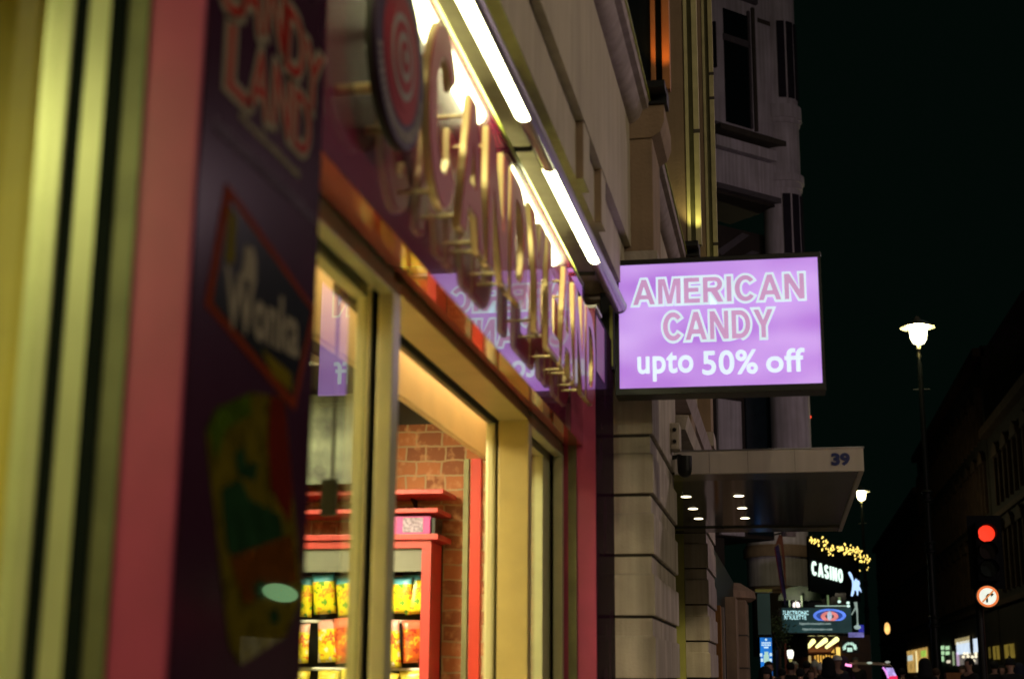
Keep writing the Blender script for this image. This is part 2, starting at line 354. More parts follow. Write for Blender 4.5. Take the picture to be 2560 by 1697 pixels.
# near pilaster prints
def pan(y, z, d=.0015): return Vector((XP + d, y, z))
def panpoly(name, pts, m, d=.001, t=.0012, par=pA): return obj(name, prism(nb(), [pan(y, z, d) for y, z in pts], (t, 0, 0)), m, par)
LRED = mat('logo_red', (.26, .018, .012), .6, var=.1, spec=0.0, coat=.26, crough=.17)
PBK = mat('print_black', (.006, .009, .007), .6, spec=0.0, coat=.26, crough=.17)
for i, (ch, y, z) in enumerate([('C', 1.868, 2.385), ('A', 1.965, 2.405), ('N', 2.07, 2.42), ('D', 2.172, 2.405), ('Y', 2.272, 2.385)]):
    text('logo_outline', ch, pan(y, z, .0012), LX, LU, .092, .115, MT['bone'], pA, extrude=.0006, offset=.075)
    text('logo_letter', ch, pan(y, z, .0022), LX, LU, .092, .115, LRED, pA, extrude=.0006)
for i, (ch, y, z) in enumerate([('L', 1.925, 2.265), ('A', 2.02, 2.275), ('N', 2.125, 2.285), ('D', 2.23, 2.285)]):
    text('logo_outline', ch, pan(y, z, .0012), LX, LU, .085, .105, MT['bone'], pA, extrude=.0006, offset=.075)
    text('logo_letter', ch, pan(y, z, .0022), LX, LU, .085, .105, LRED, pA, extrude=.0006)
def scribble(name, y0, y1, z, h, m, par=pA):
    bm = nb(); y = y0
    while y < y1:
        wd = random.uniform(.008, .017)
        box(bm, XP+.0008, XP+.002, y, min(y1, y+wd), z-h*random.uniform(.35, .5), z+h*random.uniform(.35, .7)); y += wd + .006
    return obj(name, bm, m, par)
scribble('strapline', 1.985, 2.27, 2.241, .014, MT['bone']); scribble('web_line', 1.89, 2.365, 2.19, .022, MT['lilac'])
dia = [(1.945, 2.118), (1.893, 1.915), (2.295, 1.832), (2.382, 2.03)]
cx = sum(p[0] for p in dia) / 4; cz = sum(p[1] for p in dia) / 4
panpoly('diamond_border', dia, MT['orange'], .001)
panpoly('diamond_field', [(cx+(y-cx)*.91, cz+(z-cz)*.86) for y, z in dia], PBK, .0022)
text('diamond_lettering', 'Wonka', pan(1.965, 1.905, .0032), (0, .995, .06), (0, -.06, .995), .33, .085, MT['bone'], pA, extrude=.0006, offset=.03)
panpoly('hat_print', [(2.02, 1.99), (2.08, 1.995), (2.075, 2.035), (2.06, 2.05), (2.03, 2.045)], MT['bone'], .0034)
panpoly('yellow_print', [(1.955, 2.0), (1.985, 2.0), (1.985, 2.075), (1.958, 2.085)], MT['gold'], .0034)
panpoly('yellow_print', [(2.12, 1.90), (2.26, 1.89), (2.27, 1.86), (2.18, 1.868)], MT['gold'], .0034)
# candy pack print: plain coloured shapes
g1 = mat('pack_green', (.03, .055, .003), .7, spec=0.0, coat=.6, var=.35, scale=20); g2 = mat('pack_yellow', (.07, .055, .003), .7, spec=0.0, coat=.6, var=.45, scale=24)
g3 = mat('pack_red', (.08, .007, .004), .7, spec=0.0, coat=.6, var=.2); g4 = mat('pack_deep_green', (.008, .03, .010), .7, spec=0.0, coat=.6, var=.4, scale=20); g5 = mat('pack_orange', (.075, .022, .002), .7, spec=0.0, coat=.6, var=.3, scale=22)
panpoly('pack_print', [(1.92, 1.735), (1.955, 1.775), (2.09, 1.825), (2.24, 1.845), (2.30, 1.70), (2.37, 1.53), (2.30, 1.46), (2.10, 1.41), (2.05, 1.44)], g2, .001)
panpoly('pack_green_corner', [(1.925, 1.74), (1.955, 1.775), (2.08, 1.82), (2.09, 1.79), (1.99, 1.75), (1.96, 1.70)], g1, .0025)
panpoly('pack_red_patch', [(2.17, 1.835), (2.235, 1.843), (2.295, 1.70), (2.29, 1.64), (2.19, 1.69), (2.17, 1.76)], g3, .0025)
panpoly('pack_lettering', [(1.985, 1.66), (2.06, 1.685), (2.10, 1.66), (2.24, 1.65), (2.27, 1.61), (2.16, 1.585), (2.08, 1.555), (2.02, 1.575)], g4, .0025)
panpoly('pack_lettering', [(2.03, 1.72), (2.07, 1.735), (2.08, 1.71), (2.13, 1.72), (2.12, 1.69), (2.05, 1.69)], g4, .0025)
panpoly('pack_orange_band', [(2.03, 1.565), (2.30, 1.625), (2.34, 1.55), (2.10, 1.50)], g5, .0028)
panpoly('pack_lettering', [(2.13, 1.53), (2.17, 1.545), (2.19, 1.52), (2.15, 1.51)], g4, .0034)
panpoly('pack_lettering', [(2.21, 1.495), (2.25, 1.50), (2.26, 1.48), (2.22, 1.475)], g4, .0025)
# far pilaster print: a dim pattern
panpoly('red_print', [(Y2+.01, 2.74), (Y2+.30, 2.74), (Y2+.30, 3.0), (Y2+.01, 3.0)], mat('raspberry_print', (.30, .012, .05), .35, var=.15), .001, .001, pB)
# fascia, trims, soffit
fas = obj('fascia', box(nb(), -.93, XF, Y1, Y2+.05, 2.402, 3.135), MT['fascia'], shop)
obj('edge_trim', box(nb(), -.935, XF+.004, Y1-.6, Y2+.02, 3.137, 3.156, .003), MT['greentrim'], shop)
obj('soffit', box(nb(), -.949, XF-.001, Y1, Y2, 2.398, 2.4015), MT['soffit'], shop)
obj('shutter_slot', box(nb(), -.996, -.9495, Y1-.02, Y2+.02, 2.46, 2.5), MT['black'], shop)
obj('shutter_slot_lining', box(nb(), -.9995, -.995, Y1-.02, Y2+.02, 2.386, 2.5), MT['black'], shop)
obj('shutter_slot_lining', box(nb(), -.9515, -.9495, Y1-.02, Y2+.02, 2.397, 2.5), MT['black'], shop)
# window frames.  jamb(): layered upright seen end on; sgn -1 = its face looks towards the camera
def jamb(name, yf, depth, guide=True):
    bm = nb()
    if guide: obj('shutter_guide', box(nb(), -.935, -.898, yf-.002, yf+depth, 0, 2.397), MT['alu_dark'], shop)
    j = obj(name, box(bm, -.998, -.957, yf-.03, yf+depth, 0, 2.397, .004), MT['alu'], shop)
    obj('inner_frame', box(nb(), -1.055, -1.016, yf-.055, yf+depth, 0, 2.397, .004), MT['alu'], j)
    obj('gasket', box(nb(), -1.016, -.998, yf+.05, yf+depth-.002, 0, 2.395), MT['black'], j)
    if guide: obj('gasket', box(nb(), -.957, -.935, yf+.05, yf+depth-.002, 0, 2.395), MT['black'], j)
    return j
nj = obj('window_jamb', box(nb(), -.998, -.957, 1.838, 1.90, 0, 2.45, .003), MT['alu'], shop)   # left of near pilaster
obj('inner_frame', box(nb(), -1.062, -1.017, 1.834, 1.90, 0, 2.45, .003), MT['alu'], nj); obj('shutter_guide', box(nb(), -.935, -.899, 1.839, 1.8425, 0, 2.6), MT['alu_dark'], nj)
for xa_, xb_ in ((-1.0195, -.9955), (-.9595, -.9325)): obj('gasket', box(nb(), xa_, xb_, 1.8365, 1.8428, 0, 2.6), MT['black'], nj)
jamb('window_jamb', Y2-.01, .2)                        # by far pilaster
post = obj('window_post', box(nb(), -.998, -.957, 3.44, 3.51, 0, 2.385, .004), MT['alu'], shop)
obj('inner_frame', box(nb(), -1.055, -1.017, 3.44, 3.50, 0, 2.385, .004), MT['alu'], post)
obj('gasket', box(nb(), -1.016, -.998, 3.45, 3.5, 0, 2.385), MT['black'], post)
dj = obj('door_post', box(nb(), -1.077, -.957, 5.43, 5.50, 0, 2.385, .004), MT['alu2'], shop)
obj('gasket', box(nb(), -1.09, -1.077, 5.46, 5.5, 0, 2.385), MT['black'], dj)
obj('door_track', box(nb(), -1.13, -1.09, 5.44, 5.5, 0, 2.36, .012), MT['alu'], dj)
obj('inner_frame', box(nb(), -1.055, -1.016, 6.12, 6.272, 0, 2.35, .003), MT['alu'], dj)
hd = obj('window_header', box(nb(), -.998+.001, -.957, Y1-.02, 3.4395, 2.345, 2.44, .003), MT['alu'], shop)
obj('inner_frame', box(nb(), -1.054, -1.016, Y1-.02, 3.409, 2.325, 2.44, .003), MT['alu'], hd)
obj('gasket', box(nb(), -1.016, -.998, Y1-.02, 3.44, 2.37, 2.44), MT['black'], hd)
hd2 = obj('door_header', box(nb(), -1.077, -.957, 3.511, 5.4295, 2.36, 2.46, .003), MT['alu2'], shop)
obj('gasket', box(nb(), -1.1, -1.078, 3.45, 5.46, 2.355, 2.46), MT['black'], hd2)
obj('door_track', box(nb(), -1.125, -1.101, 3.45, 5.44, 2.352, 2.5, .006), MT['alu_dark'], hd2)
hd3 = obj('window_header', box(nb(), -.997, -.957, 5.501, 6.29, 2.345, 2.44, .003), MT['alu'], shop)
obj('inner_frame', box(nb(), -1.054, -1.016, 5.501, 6.26, 2.325, 2.44, .003), MT['alu'], hd3)
obj('gasket', box(nb(), -1.016, -.998, 5.501, 6.3, 2.37, 2.44), MT['black'], hd3)
for ya, yb in ((2.36, 3.42), (5.5, 6.13)):
    obj('window_pane', prism(nb(), [(px_, y, .05) for px_, y in ((-1.0045-.0120*(ya-2.39), ya), (-1.0045-.0120*(yb-2.39), yb), (-1.0085-.0120*(yb-2.39), yb), (-1.0085-.0120*(ya-2.39), ya))], (0, 0, 2.30)), MT['glass'], shop)
obj('window_pane', box(nb(), -1.042, -1.036, -1.5, Y0-.012, .05, 2.62), MT['glass'], shop)
hd4 = obj('window_header', box(nb(), -1.0, -.957, -1.5, Y0-.02, 2.46, 2.70, .003), MT['alu'], shop)
obj('shutter_slot', box(nb(), -.955, -.90, -1.5, Y0-.02, 2.52, 2.75), MT['black'], shop)
obj('fascia', box(nb(), -.93, XF, -1.5, Y0-.005, 2.62, 3.135), MT['fascia'], shop)
# inside of the shop
sh = nb(); box(sh, -5.2, -1.08, -1.6, 7.25, -.1, .002); obj('floor', sh, MT['infloor'], shop)
obj('end_wall', box(nb(), -5.2, -1.05, 7.0, 7.2, .003, 2.63), MT['brick'], shop)
obj('end_wall_top', box(nb(), -5.2, -1.05, 7.02, 7.2, 2.631, 3.0), MT['inceil'], shop)
obj('back_wall', box(nb(), -5.3, -5.2, -1.6, 7.2, 0, 2.9), MT['inwall'], shop)
obj('near_wall', box(nb(), -5.2, -1.1, -1.7, -1.6, 0, 2.9), MT['inwall'], shop)
obj('inner_partition', box(nb(), -5.19, -1.07, 2.38, 2.44, .003, 2.749), mat('partition_paint', (.36, .28, .035), .6, var=.3, scale=1.8), shop)
obj('ceiling', box(nb(), -5.2, -1.14, -1.6, 7.02, 2.75, 2.85), MT['inceil'], shop)
bk = obj('bulkhead', box(nb(), -1.312, -1.3, 2.45, 6.98, 2.335, 2.749), MT['bulk'], shop)
obj('bulkhead_trim', box(nb(), -1.3, -1.288, 2.45, 6.97, 2.335, 2.352, .003), MT['bulk'], bk)
obj('red_upright', box(nb(), -1.352, -1.306, 6.2, 6.24, 0, 2.33), MT['red'], shop)
obj('dark_upright', box(nb(), -1.385, -1.362, 6.2, 6.23, 0, 2.33), MT['alu_dark'], shop)
obj('red_upright', box(nb(), -1.125, -1.10, 6.6, 6.64, 0, 2.33), MT['redwood'], shop)
cw = emis('shop_light_warm', (1.0, .86, .50), 66); cw2 = emis('shop_light_white', (1.0, .98, .42), 23)
cl0 = None
for i, (x, y, lab) in enumerate([(-2.3, 5.3, 'flat ceiling light panel nearest the brick wall inside the sweet shop'),
                            (-2.6, 3.2, 'flat ceiling light panel above the middle of the sweet shop'),
                            (-2.0, 0.9, 'flat ceiling light panel behind the left window of the sweet shop')]):
    cl = thing('ceiling_light', (x, y, 2.745), lab, 'ceiling light', 'ceiling lights inside the sweet shop')
    bm = nb(); box(bm, x-.32, x+.32, y-.62, y+.62, 2.715, 2.7495); obj('frame', bm, MT['white'], cl)
    obj('diffuser', box(nb(), x-.29, x+.29, y-.59, y+.59, 2.710, 2.7148), cw2 if i == 2 else cw, cl)
dl = thing('strip_light', (-1.19, 4.4, 2.72), 'slim strip light added unseen behind the shop door header', 'light')  # strip added out of view to brighten the bulkhead and door posts
obj('tray', box(nb(), -1.21, -1.16, 2.6, 6.3, 2.665, 2.70), MT['white'], dl)
obj('tube', box(nb(), -1.205, -1.165, 2.6, 6.3, 2.655, 2.6648), emis('added_strip_warm', (1.0, .70, .30), 26), dl)
# shelves on the end wall
cab = thing('wall_cabinet', (-2.2, 6.85, 0), 'red framed display cabinet hung with bags of sweets on the brick wall', 'cabinet')
fr = nb(); box(fr, -1.70, -1.655, 6.72, 6.76, .003, 2.02); box(fr, -2.95, -2.905, 6.72, 6.76, .003, 2.02); box(fr, -2.905, -1.70, 6.72, 6.76, 1.985, 2.02)
obj('frame', fr, MT['redwood'], cab)
obj('back_panel', box(nb(), -2.95, -1.66, 6.96, 6.99, .003, 2.015), MT['blackmetal'], cab)
obj('header_panel', box(nb(), -2.90, -1.705, 6.74, 6.75, 1.875, 1.984), MT['grey'], cab)
obj('side_panel', box(nb(), -1.672, -1.66, 6.762, 6.958, .003, 2.015), MT['redwood'], cab)
for z in (1.855, 1.645, 1.42): obj('hanging_rail', cyl(nb(), (-2.9, 6.86, z), (-1.705, 6.86, z), .008, seg=8), MT['white'], cab)
for z, xr, t, nm in ((2.262, -1.595, .022, 'topmost'), (2.172, -1.62, .022, 'middle'), (2.050, -1.617, .028, 'lowest')):
    s = thing('wall_shelf', (-2.2, 6.8, z), '%s of the red wooden shelves on the brick wall' % nm, 'shelf', 'red shelves on the brick wall')
    obj('board', box(nb(), -2.95, xr, 6.70, 6.985, z-t, z, .003), MT['redwood'], s)
    for bx in (-2.7, -1.8): obj('bracket', prism(nb(), [(bx, 6.96, z-t-.001), (bx, 6.86, z-t-.001), (bx, 6.96, z-t-.045)], (.012, 0, 0)), MT['blackmetal'], s)
bxo = thing('sweet_box', (-1.83, 6.8, 2.05), 'magenta carton with orange and white print on the lowest red shelf', 'box')
obj('carton', box(nb(), -2.06, -1.665, 6.735, 6.9, 2.0515, 2.138, .002), MT['boxpurple'], bxo)
obj('orange_patch', box(nb(), -1.985, -1.845, 6.733, 6.7345, 2.075, 2.128), mat('card_orange', (.62, .22, .02), .5, var=.4, scale=40), bxo)
obj('yellow_patch', box(nb(), -1.955, -1.86, 6.731, 6.7325, 2.09, 2.11), mat('card_yellow', (.65, .5, .03), .5, var=.4, scale=50), bxo)
obj('white_patch', box(nb(), -1.80, -1.70, 6.733, 6.7345, 2.06, 2.13), mat('card_white', (.24, .20, .30), .5, var=.6, scale=60), bxo)
obj('end_flap', box(nb(), -1.664, -1.645, 6.75, 6.9, 2.0515, 2.13), MT['blackmetal'], bxo)
def bag_mesh(wd, h):
    bm = bmesh.new(); nx, nz = 8, 12; grid = {}
    for s in (-1, 1):
        for i in range(nx+1):
            for k in range(nz+1):
                u = i/nx*2-1; v = k/nz*2-1
                d = max(0, (1-u*u))**.5 * max(0, (1-v**4))**.6 * .022 + random.uniform(-.002, .002)*(abs(u) < .9)
                edge = abs(u) > .999 or abs(v) > .999
                key = (i, k, 0 if edge else s)
                if key not in grid: grid[key] = bm.verts.new((u*wd/2*(1-.04*(1-abs(v))), s*(d if not edge else 0), v*h/2))
        for i in range(nx):
            for k in range(nz):
                vs = [grid.get((a, b, s)) or grid.get((a, b, 0)) for a, b in ((i, k), (i+1, k), (i+1, k+1), (i, k+1))]
                try: bm.faces.new(vs if s < 0 else vs[::-1])
                except Exception: pass
    for f in bm.faces: f.smooth = True
    return bm
YB = bagmat('bag_yellow_blue', (.10, .42, .62), (.84, .72, .02), (.75, .3, .05), (.12, .35, .04))
YP = bagmat('bag_yellow_pink', (.82, .45, .42), (.84, .72, .03), (.75, .10, .04), (.8, .74, .6))
OR = bagmat('bag_orange', (.7, .2, .12), (.72, .16, .03), (.75, .5, .04), (.5, .05, .03))
YW = bagmat('bag_yellow_plain', (.82, .70, .10), (.80, .64, .04), (.8, .72, .5), (.7, .3, .05))
def bag_proto(m, wd, h):
    o = obj('sweet_bag', bag_mesh(wd, h), m); return o
protos = {'b': bag_proto(YB, .115, .185), 'p': bag_proto(YP, .135, .20), 'o': bag_proto(OR, .10, .19), 'y': bag_proto(YW, .13, .20)}
desc = {'b': 'yellow sweet bag with a blue top', 'p': 'yellow sweet bag with a pink top', 'o': 'orange bag of sweets', 'y': 'plain yellow bag of sweets'}
used = set()
def bag(k, x, y, z, rz, where):
    o = protos[k]
    if k in used: o = o.copy(); COL.objects.link(o)
    used.add(k)
    sc_ = random.uniform(1.0, 1.15); o.scale = (sc_*random.uniform(.84, 1.04), sc_, sc_*random.uniform(.9, 1.02))
    o.location = (x+random.uniform(-.012, .012), y+random.uniform(-.02, .02), z+random.uniform(-.012, .008)); o.rotation_euler = (random.uniform(-.16, .10), random.uniform(-.11, .11), rz*1.7)
    tag(o, desc[k] + ' ' + where, 'sweet bag', 'bags of sweets hanging in the red cabinet')
for i, x in enumerate((-1.745, -1.815, -1.90, -1.99, -2.10, -2.21, -2.33, -2.45, -2.56, -2.68, -2.80)):
    wh = ('on the top rail, by the cabinet upright', 'on the top rail, second from the upright', 'on the top rail, third from the upright', 'on the top rail, fourth from the upright', 'on the top rail, fifth from the upright', 'on the top rail, sixth from the upright', 'on the top rail, seventh from the upright', 'on the top rail, eighth from the upright', 'on the top rail, ninth from the upright', 'on the top rail, tenth from the upright', 'at the far left end of the top rail')[i]
    bag('b', x, 6.84-.03*(i % 2), 1.775, random.uniform(-.3, .3), wh.replace('on the top rail, ', 'on top rail, '))
for i, (k, x) in enumerate((('o', -1.77), ('p', -1.86), ('p', -1.975), ('o', -2.09), ('p', -2.2), ('p', -2.32), ('o', -2.44), ('p', -2.56), ('p', -2.69), ('o', -2.81))):
    bag(k, x, 6.84-.03*(i % 2), 1.548, random.uniform(-.3, .3), 'on the lower rail, ' + ('first', 'second', 'third', 'fourth', 'fifth', 'sixth', 'seventh', 'eighth', 'ninth', 'tenth')[i] + ' from the right')
for i, x in enumerate((-1.77, -1.91, -2.05, -2.19, -2.33, -2.47, -2.61, -2.75)):
    bag('y', x, 6.84, 1.318, random.uniform(-.2, .2), 'on the bottom rail, ' + ('first', 'second', 'third', 'fourth', 'fifth', 'sixth', 'seventh', 'eighth')[i] + ' from the right')
# shelf with tins behind the left window
ls = thing('display_stand', (-3.2, 6.0, 0), 'brown display stand low behind the left shop window', 'display stand')
obj('body', box(nb(), -3.9, -2.9, 5.6, 6.3, .003, 1.55, .01), MT['stonebrown'], ls)
obj('top', box(nb(), -3.92, -2.88, 5.58, 6.32, 1.551, 1.59, .006), MT['inwall'], ls)
mon = thing('price_screen', (-1.25, 3.05, 2.0), 'small dark screen hanging behind the narrow window beside the near pilaster', 'screen')
pa_, pb_ = at(803, 1195, 3.36), at(838, 1288, 3.36); obj('casing', box(nb(), pa_.x, pb_.x, 3.36, 3.38, pb_.z, pa_.z, .003), MT['blackmetal'], mon); obj('hanger', box(nb(), pb_.x-.016, pb_.x-.01, 3.365, 3.372, pa_.z, 2.325), MT['blackmetal'], mon)

# ------------------------------------------------------------------ lollipop disc and fascia letters
XL = -.80
disc = thing('round_sign', (-.83, 2.885, 2.73), 'round lollipop sign with red and pale rings standing off the fascia', 'sign')
def dcyl(r, x0, x1, m, nm, par=disc, c=(2.885, 2.735), seg=64):
    return obj(nm, cyl(nb(), (x0, c[0], c[1]), (x1, c[0], c[1]), r, seg=seg), m, par)
dcyl(.205, XL-.012, XL, MT['discdark'], 'backing'); dcyl(.2045, XL-.024, XL-.0121, mat('disc_back', (.016, .02, .004), .6), 'back_plate')
dcyl(.150, XL, XL+.002, MT['discred'], 'ring'); dcyl(.122, XL+.002, XL+.004, MT['discred'], 'ring'); dcyl(.098, XL+.004, XL+.0055, MT['discpale'], 'ring')
dcyl(.080, XL+.0055, XL+.007, MT['discred'], 'ring'); dcyl(.056, XL+.007, XL+.0085, MT['discpale'], 'ring'); dcyl(.036, XL+.0085, XL+.010, MT['discred'], 'ring'); dcyl(.016, XL+.010, XL+.0115, MT['discpale'], 'ring')
bm = nb()
for k in range(26):
    a = PI*1.08 + k/25*PI*.84
    c = Vector((XL+.0008, 2.885+.178*math.cos(a), 2.735+.178*math.sin(a)))
    obox(bm, c, (1, 0, 0), (0, -math.sin(a), math.cos(a)), (0, math.cos(a), math.sin(a)), .0016, random.uniform(.008, .016), random.uniform(.018, .03))
obj('rim_lettering', bm, MT['discpale'], disc)
for dy, dz in ((.12, .12), (-.12, .12), (.12, -.12), (-.12, -.12)):
    obj('standoff', cyl(nb(), (XF+.001, 2.885+dy, 2.735+dz), (XL-.0245, 2.885+dy, 2.735+dz), .012, seg=12), MT['letteredge'], disc)
let = thing('shop_lettering', (-.83, 4.7, 2.55), 'raised gold edged red letters spelling CANDYLAND along the purple fascia', 'lettering')
yl = 3.14
for i, ch in enumerate('CANDYLAND'):
    wd = {'L': .25, 'Y': .31}.get(ch, .30)
    zb, h = (2.53, .46) if i == 0 else (2.54, .40)
    l = word('letter', ch, (XL-.010, yl, zb), LX, LU, wd, h, MT['letteredge'], let, extrude=.008, grow=.02)
    word('letter_face', ch, (XL+.000, yl, zb), LX, LU, wd, h, MT['letterred'], l, extrude=.0018, grow=.0)
    word('letter_back', ch, (XL-.020, yl, zb), LX, LU, wd, h, MT['red'], l, extrude=.0018, grow=.0)
    for fy, fz in {'C': ((.08, .45), (.5, .07)), 'A': ((.1, .08), (.9, .08), (.5, .9)), 'D': ((.1, .9), (.1, .1)), 'Y': ((.1, .92), (.5, .1)), 'L': ((.12, .9), (.12, .1))}.get(ch, ((.1, .9), (.1, .1), (.9, .1))):
        obj('standoff', cyl(nb(), (XF+.001, yl+fy*wd, zb+fz*h), (XL-.022, yl+fy*wd, zb+fz*h), .0055, seg=10), MT['letteredge'], l)
    yl += wd + .055

# ------------------------------------------------------------------ strip light above the fascia
AZ, AR = 3.19, .036
AX = -.78
def axy(y): return -.773 - .0075*(6.1-y)
sl = thing('strip_light', (AX, 4.0, AZ), 'long tubular strip light running above the purple fascia', 'light')
def arc_shell(bm, a0, a1, r0, r1, ya, yb, n=14):
    x0 = axy(ya)
    pts = [(x0 + r1*math.cos(a0+(a1-a0)*i/n), ya, AZ + r1*math.sin(a0+(a1-a0)*i/n)) for i in range(n+1)]
    pts += [(x0 + r0*math.cos(a1+(a0-a1)*i/n), ya, AZ + r0*math.sin(a1+(a0-a1)*i/n)) for i in range(n+1)]
    return prism(bm, pts, (axy(yb)-x0, yb-ya, 0))
A0, A1 = math.radians(-54), math.radians(168)
obj('housing', arc_shell(nb(), A0, A1, AR-.006, AR, .6, 6.93), MT['fixture'], sl, smooth=True)
tube_m = emis('tube_light', (1.0, .97, .52), 26)
for ya, yb, lit in ((.62, 1.5, 0), (1.5, 2.65, 1), (2.65, 3.15, 0), (3.15, 4.35, 1), (4.35, 4.85, 0), (4.85, 6.05, 1), (6.05, 6.92, 0)):
    obj('tube' if lit else 'end_cover', arc_shell(nb(), A1+.03, A0+2*PI-.03, AR-.012, AR-.003, ya+.002, yb-.002), tube_m if lit else MT['diffuser'], sl, smooth=True)
obj('end_cap', cyl(nb(), (axy(6.931), 6.931, AZ), (axy(6.931), 6.945, AZ), AR+.001, seg=28), MT['fixture'], sl)
for y in (2.2, 3.4, 4.6, 6.2): obj('bracket_arm', tube(nb(), [(axy(y)-.02, y, AZ-.034), (-.90, y, AZ-.03)], .010), MT['blackmetal'], sl)
# ------------------------------------------------------------------ projecting light box
SX0, SX1, SZ0, SZ1, SY = -.775, .210, 2.783, 3.417, 7.0
sg = thing('lightbox_sign', (-.3, 7.06, 2.75), 'glowing lilac light box sign reading AMERICAN CANDY upto 50% off', 'sign')
bm = nb(); f = .022; d0, d1 = SY-.012, SY+.14
box(bm, SX0-f, SX1+f*.7, d0, d1, SZ1, SZ1+f*1.2, .003); box(bm, SX0-f, SX1+f*.7, d0, d1, SZ0-f*1.6, SZ0, .003)
box(bm, SX0-f, SX0, d0+.001, d1-.001, SZ0, SZ1); box(bm, SX1, SX1+f*.7, d0+.001, d1-.001, SZ0, SZ1); box(bm, SX0, SX1, d1-.02, d1-.003, SZ0, SZ1)
obj('case', bm, MT['blackmetal'], sg)
def signface():
    m, N, L = nt_new('lit_sign_face'); b = N['Principled BSDF']; b.inputs['Base Color'].default_value = (.3, .12, .4, 1); b.inputs['Roughness'].default_value = .35
    tc = N.new('ShaderNodeTexCoord'); mp = N.new('ShaderNodeMapping'); mp.inputs['Scale'].default_value = (1.3, 1, 3.2); L.new(tc.outputs['Object'], mp.inputs['Vector'])
    nz = N.new('ShaderNodeTexNoise'); nz.inputs['Scale'].default_value = 1.5; nz.inputs['Detail'].default_value = 1; L.new(mp.outputs['Vector'], nz.inputs['Vector'])
    rp = N.new('ShaderNodeValToRGB'); rp.color_ramp.elements[0].position = .36; rp.color_ramp.elements[1].position = .68
    rp.color_ramp.elements[0].color = (.40, .17, .66, 1); rp.color_ramp.elements[1].color = (.60, .38, .86, 1)
    L.new(nz.outputs['Fac'], rp.inputs['Fac']); L.new(rp.outputs['Color'], b.inputs['Emission Color']); b.inputs['Emission Strength'].default_value = 1.0
    return m
obj('lit_face', box(nb(), SX0, SX1, SY-.003, SY+.003, SZ0, SZ1), signface(), sg)
e_out = emis('lit_outline', (.62, .80, .86), 1.0, .1, 6); e_pink = emis('lit_pink_letters', (.53, .28, .50), 1.0, .06, 8); e_wh = emis('lit_white_letters', (.72, .86, .95), 1.0, .05, 6)
SW, SHH = SX1-SX0, SZ1-SZ0
for body, fx0, fx1, fz, hh in (('AMERICAN', .072, .930, .330, .130), ('CANDY', .222, .772, .628, .143)):
    o = (SX0+fx0*SW, SY-.0045, SZ1-fz*SHH); wd = (fx1-fx0)*SW
    word('lettering_outline', body, o, (1, 0, 0), (0, 0, 1), wd, hh, e_out, sg, grow=.085)
    word('lettering', body, (o[0], SY-.0062, o[2]), (1, 0, 0), (0, 0, 1), wd, hh, e_pink, sg, grow=.0)
for body, f0, f1, fb_, hh in (('upto', .093, .368, .944, .137), ('50%', .418, .686, .906, .116), ('off', .733, .916, .902, .113)):
    text('lettering', body, (SX0+f0*SW, SY-.0045, SZ1-fb_*SHH), (1, 0, 0), (0, 0, 1), (f1-f0)*SW, hh, e_wh, sg, extrude=.0006, offset=.018, spacing=1.05)
mb = nb(); box(mb, -.866, -.797, 6.955, 7.06, 2.875, 3.27, .004); obj('mounting_bracket', mb, MT['blackmetal'], sg)
obj('bracket_edge', box(nb(), -.818, -.803, 6.950, 6.9548, 2.89, 3.2), MT['greentrim'], sg); obj('bolt', cyl(nb(), (-.84, 6.945, 2.96), (-.84, 6.9549, 2.96), .008, seg=10), MT['letteredge'], sg)

# ------------------------------------------------------------------ stone building above and beyond
sb = thing('stone_building', (-1.2, 9.5, 0), 'pale stone building with rusticated piers and tall windows beside the sweet shop', 'building')
XW, XR = -.732, -.613
BAYS = [-1.5, 1.4, 4.3, 7.2, 10.1, 13.0]
# wall: upper field, recessed field below it
obj('wall', box(nb(), -1.4, XW, -4, 13.6, 3.575, 4.25), MT['stonewall'], sb)
obj('recessed_wall', box(nb(), -1.4, XW-.035, -4, 7.19, 3.33, 3.5748), MT['stonewall'], sb)
obj('painted_shade_strip', box(nb(), -1.4, -.99, -4, 7.19, 3.19, 3.3298), mat('painted_shade_strip', (.075, .07, .06), .6, var=.2), sb)  # dark colour stands in for shade on the wall behind the tube
obj('recessed_wall', box(nb(), -1.4, XW-.03, 7.75, 13.6, 2.735, 3.5748), MT['stonewall'], sb)
for ya, yb, x1 in ((5.42, 5.60, XW-.012), (6.0, 6.14, XW-.012), (2.4, 2.6, XW-.012)):
    obj('wall_rib', box(nb(), -1.0, x1+.008, ya, yb, 3.331, 3.5745, .003), MT['stonewall'], sb)
    obj('rib_lining', box(nb(), -1.0, x1+.006, ya-.012, ya-.0005, 3.331, 3.574), MT['stonebrown'], sb)
# sill course with a cove underneath, broken by the piers
for k, (ya, yb) in enumerate(zip(BAYS, BAYS[1:])):
    a, b = ya + .46, yb - .002
    prof = [(-1.3, 4.251), (XW+.002, 4.251), (XW+.03, 4.262), (XW+.055, 4.285), (XW+.068, 4.318), (XW+.072, 4.325), (XW+.10, 4.335), (XW+.113, 4.385), (-1.3, 4.44)]
    obj('sill', prism(nb(), [(x, a, z) for x, z in prof], (0, b-a, 0)), MT['mould'], sb, smooth=True)
    obj('bead', cyl(nb(), (XW+.112, a, 4.372), (XW+.112, b, 4.372), .006, seg=8), MT['greentrim'], sb)
    wn = obj('window', box(nb(), -1.05, -1.0, ya+.5, yb-.0, 4.46, 8.6), MT['darkglass'], sb)
    for yy in (ya+1.1, ya+1.9): obj('mullion', box(nb(), -1.0, -.95, yy, yy+.06, 4.46, 8.6), MT['stonebrown'], wn)
up_or = mat('orange_lit_frame', (.45, .19, .06), .6, var=.12, scale=10); up_ye = mat('yellow_lit_frame', (.48, .44, .22), .6, var=.12, scale=10)  # orange and yellow of the uplight put into the frame colours
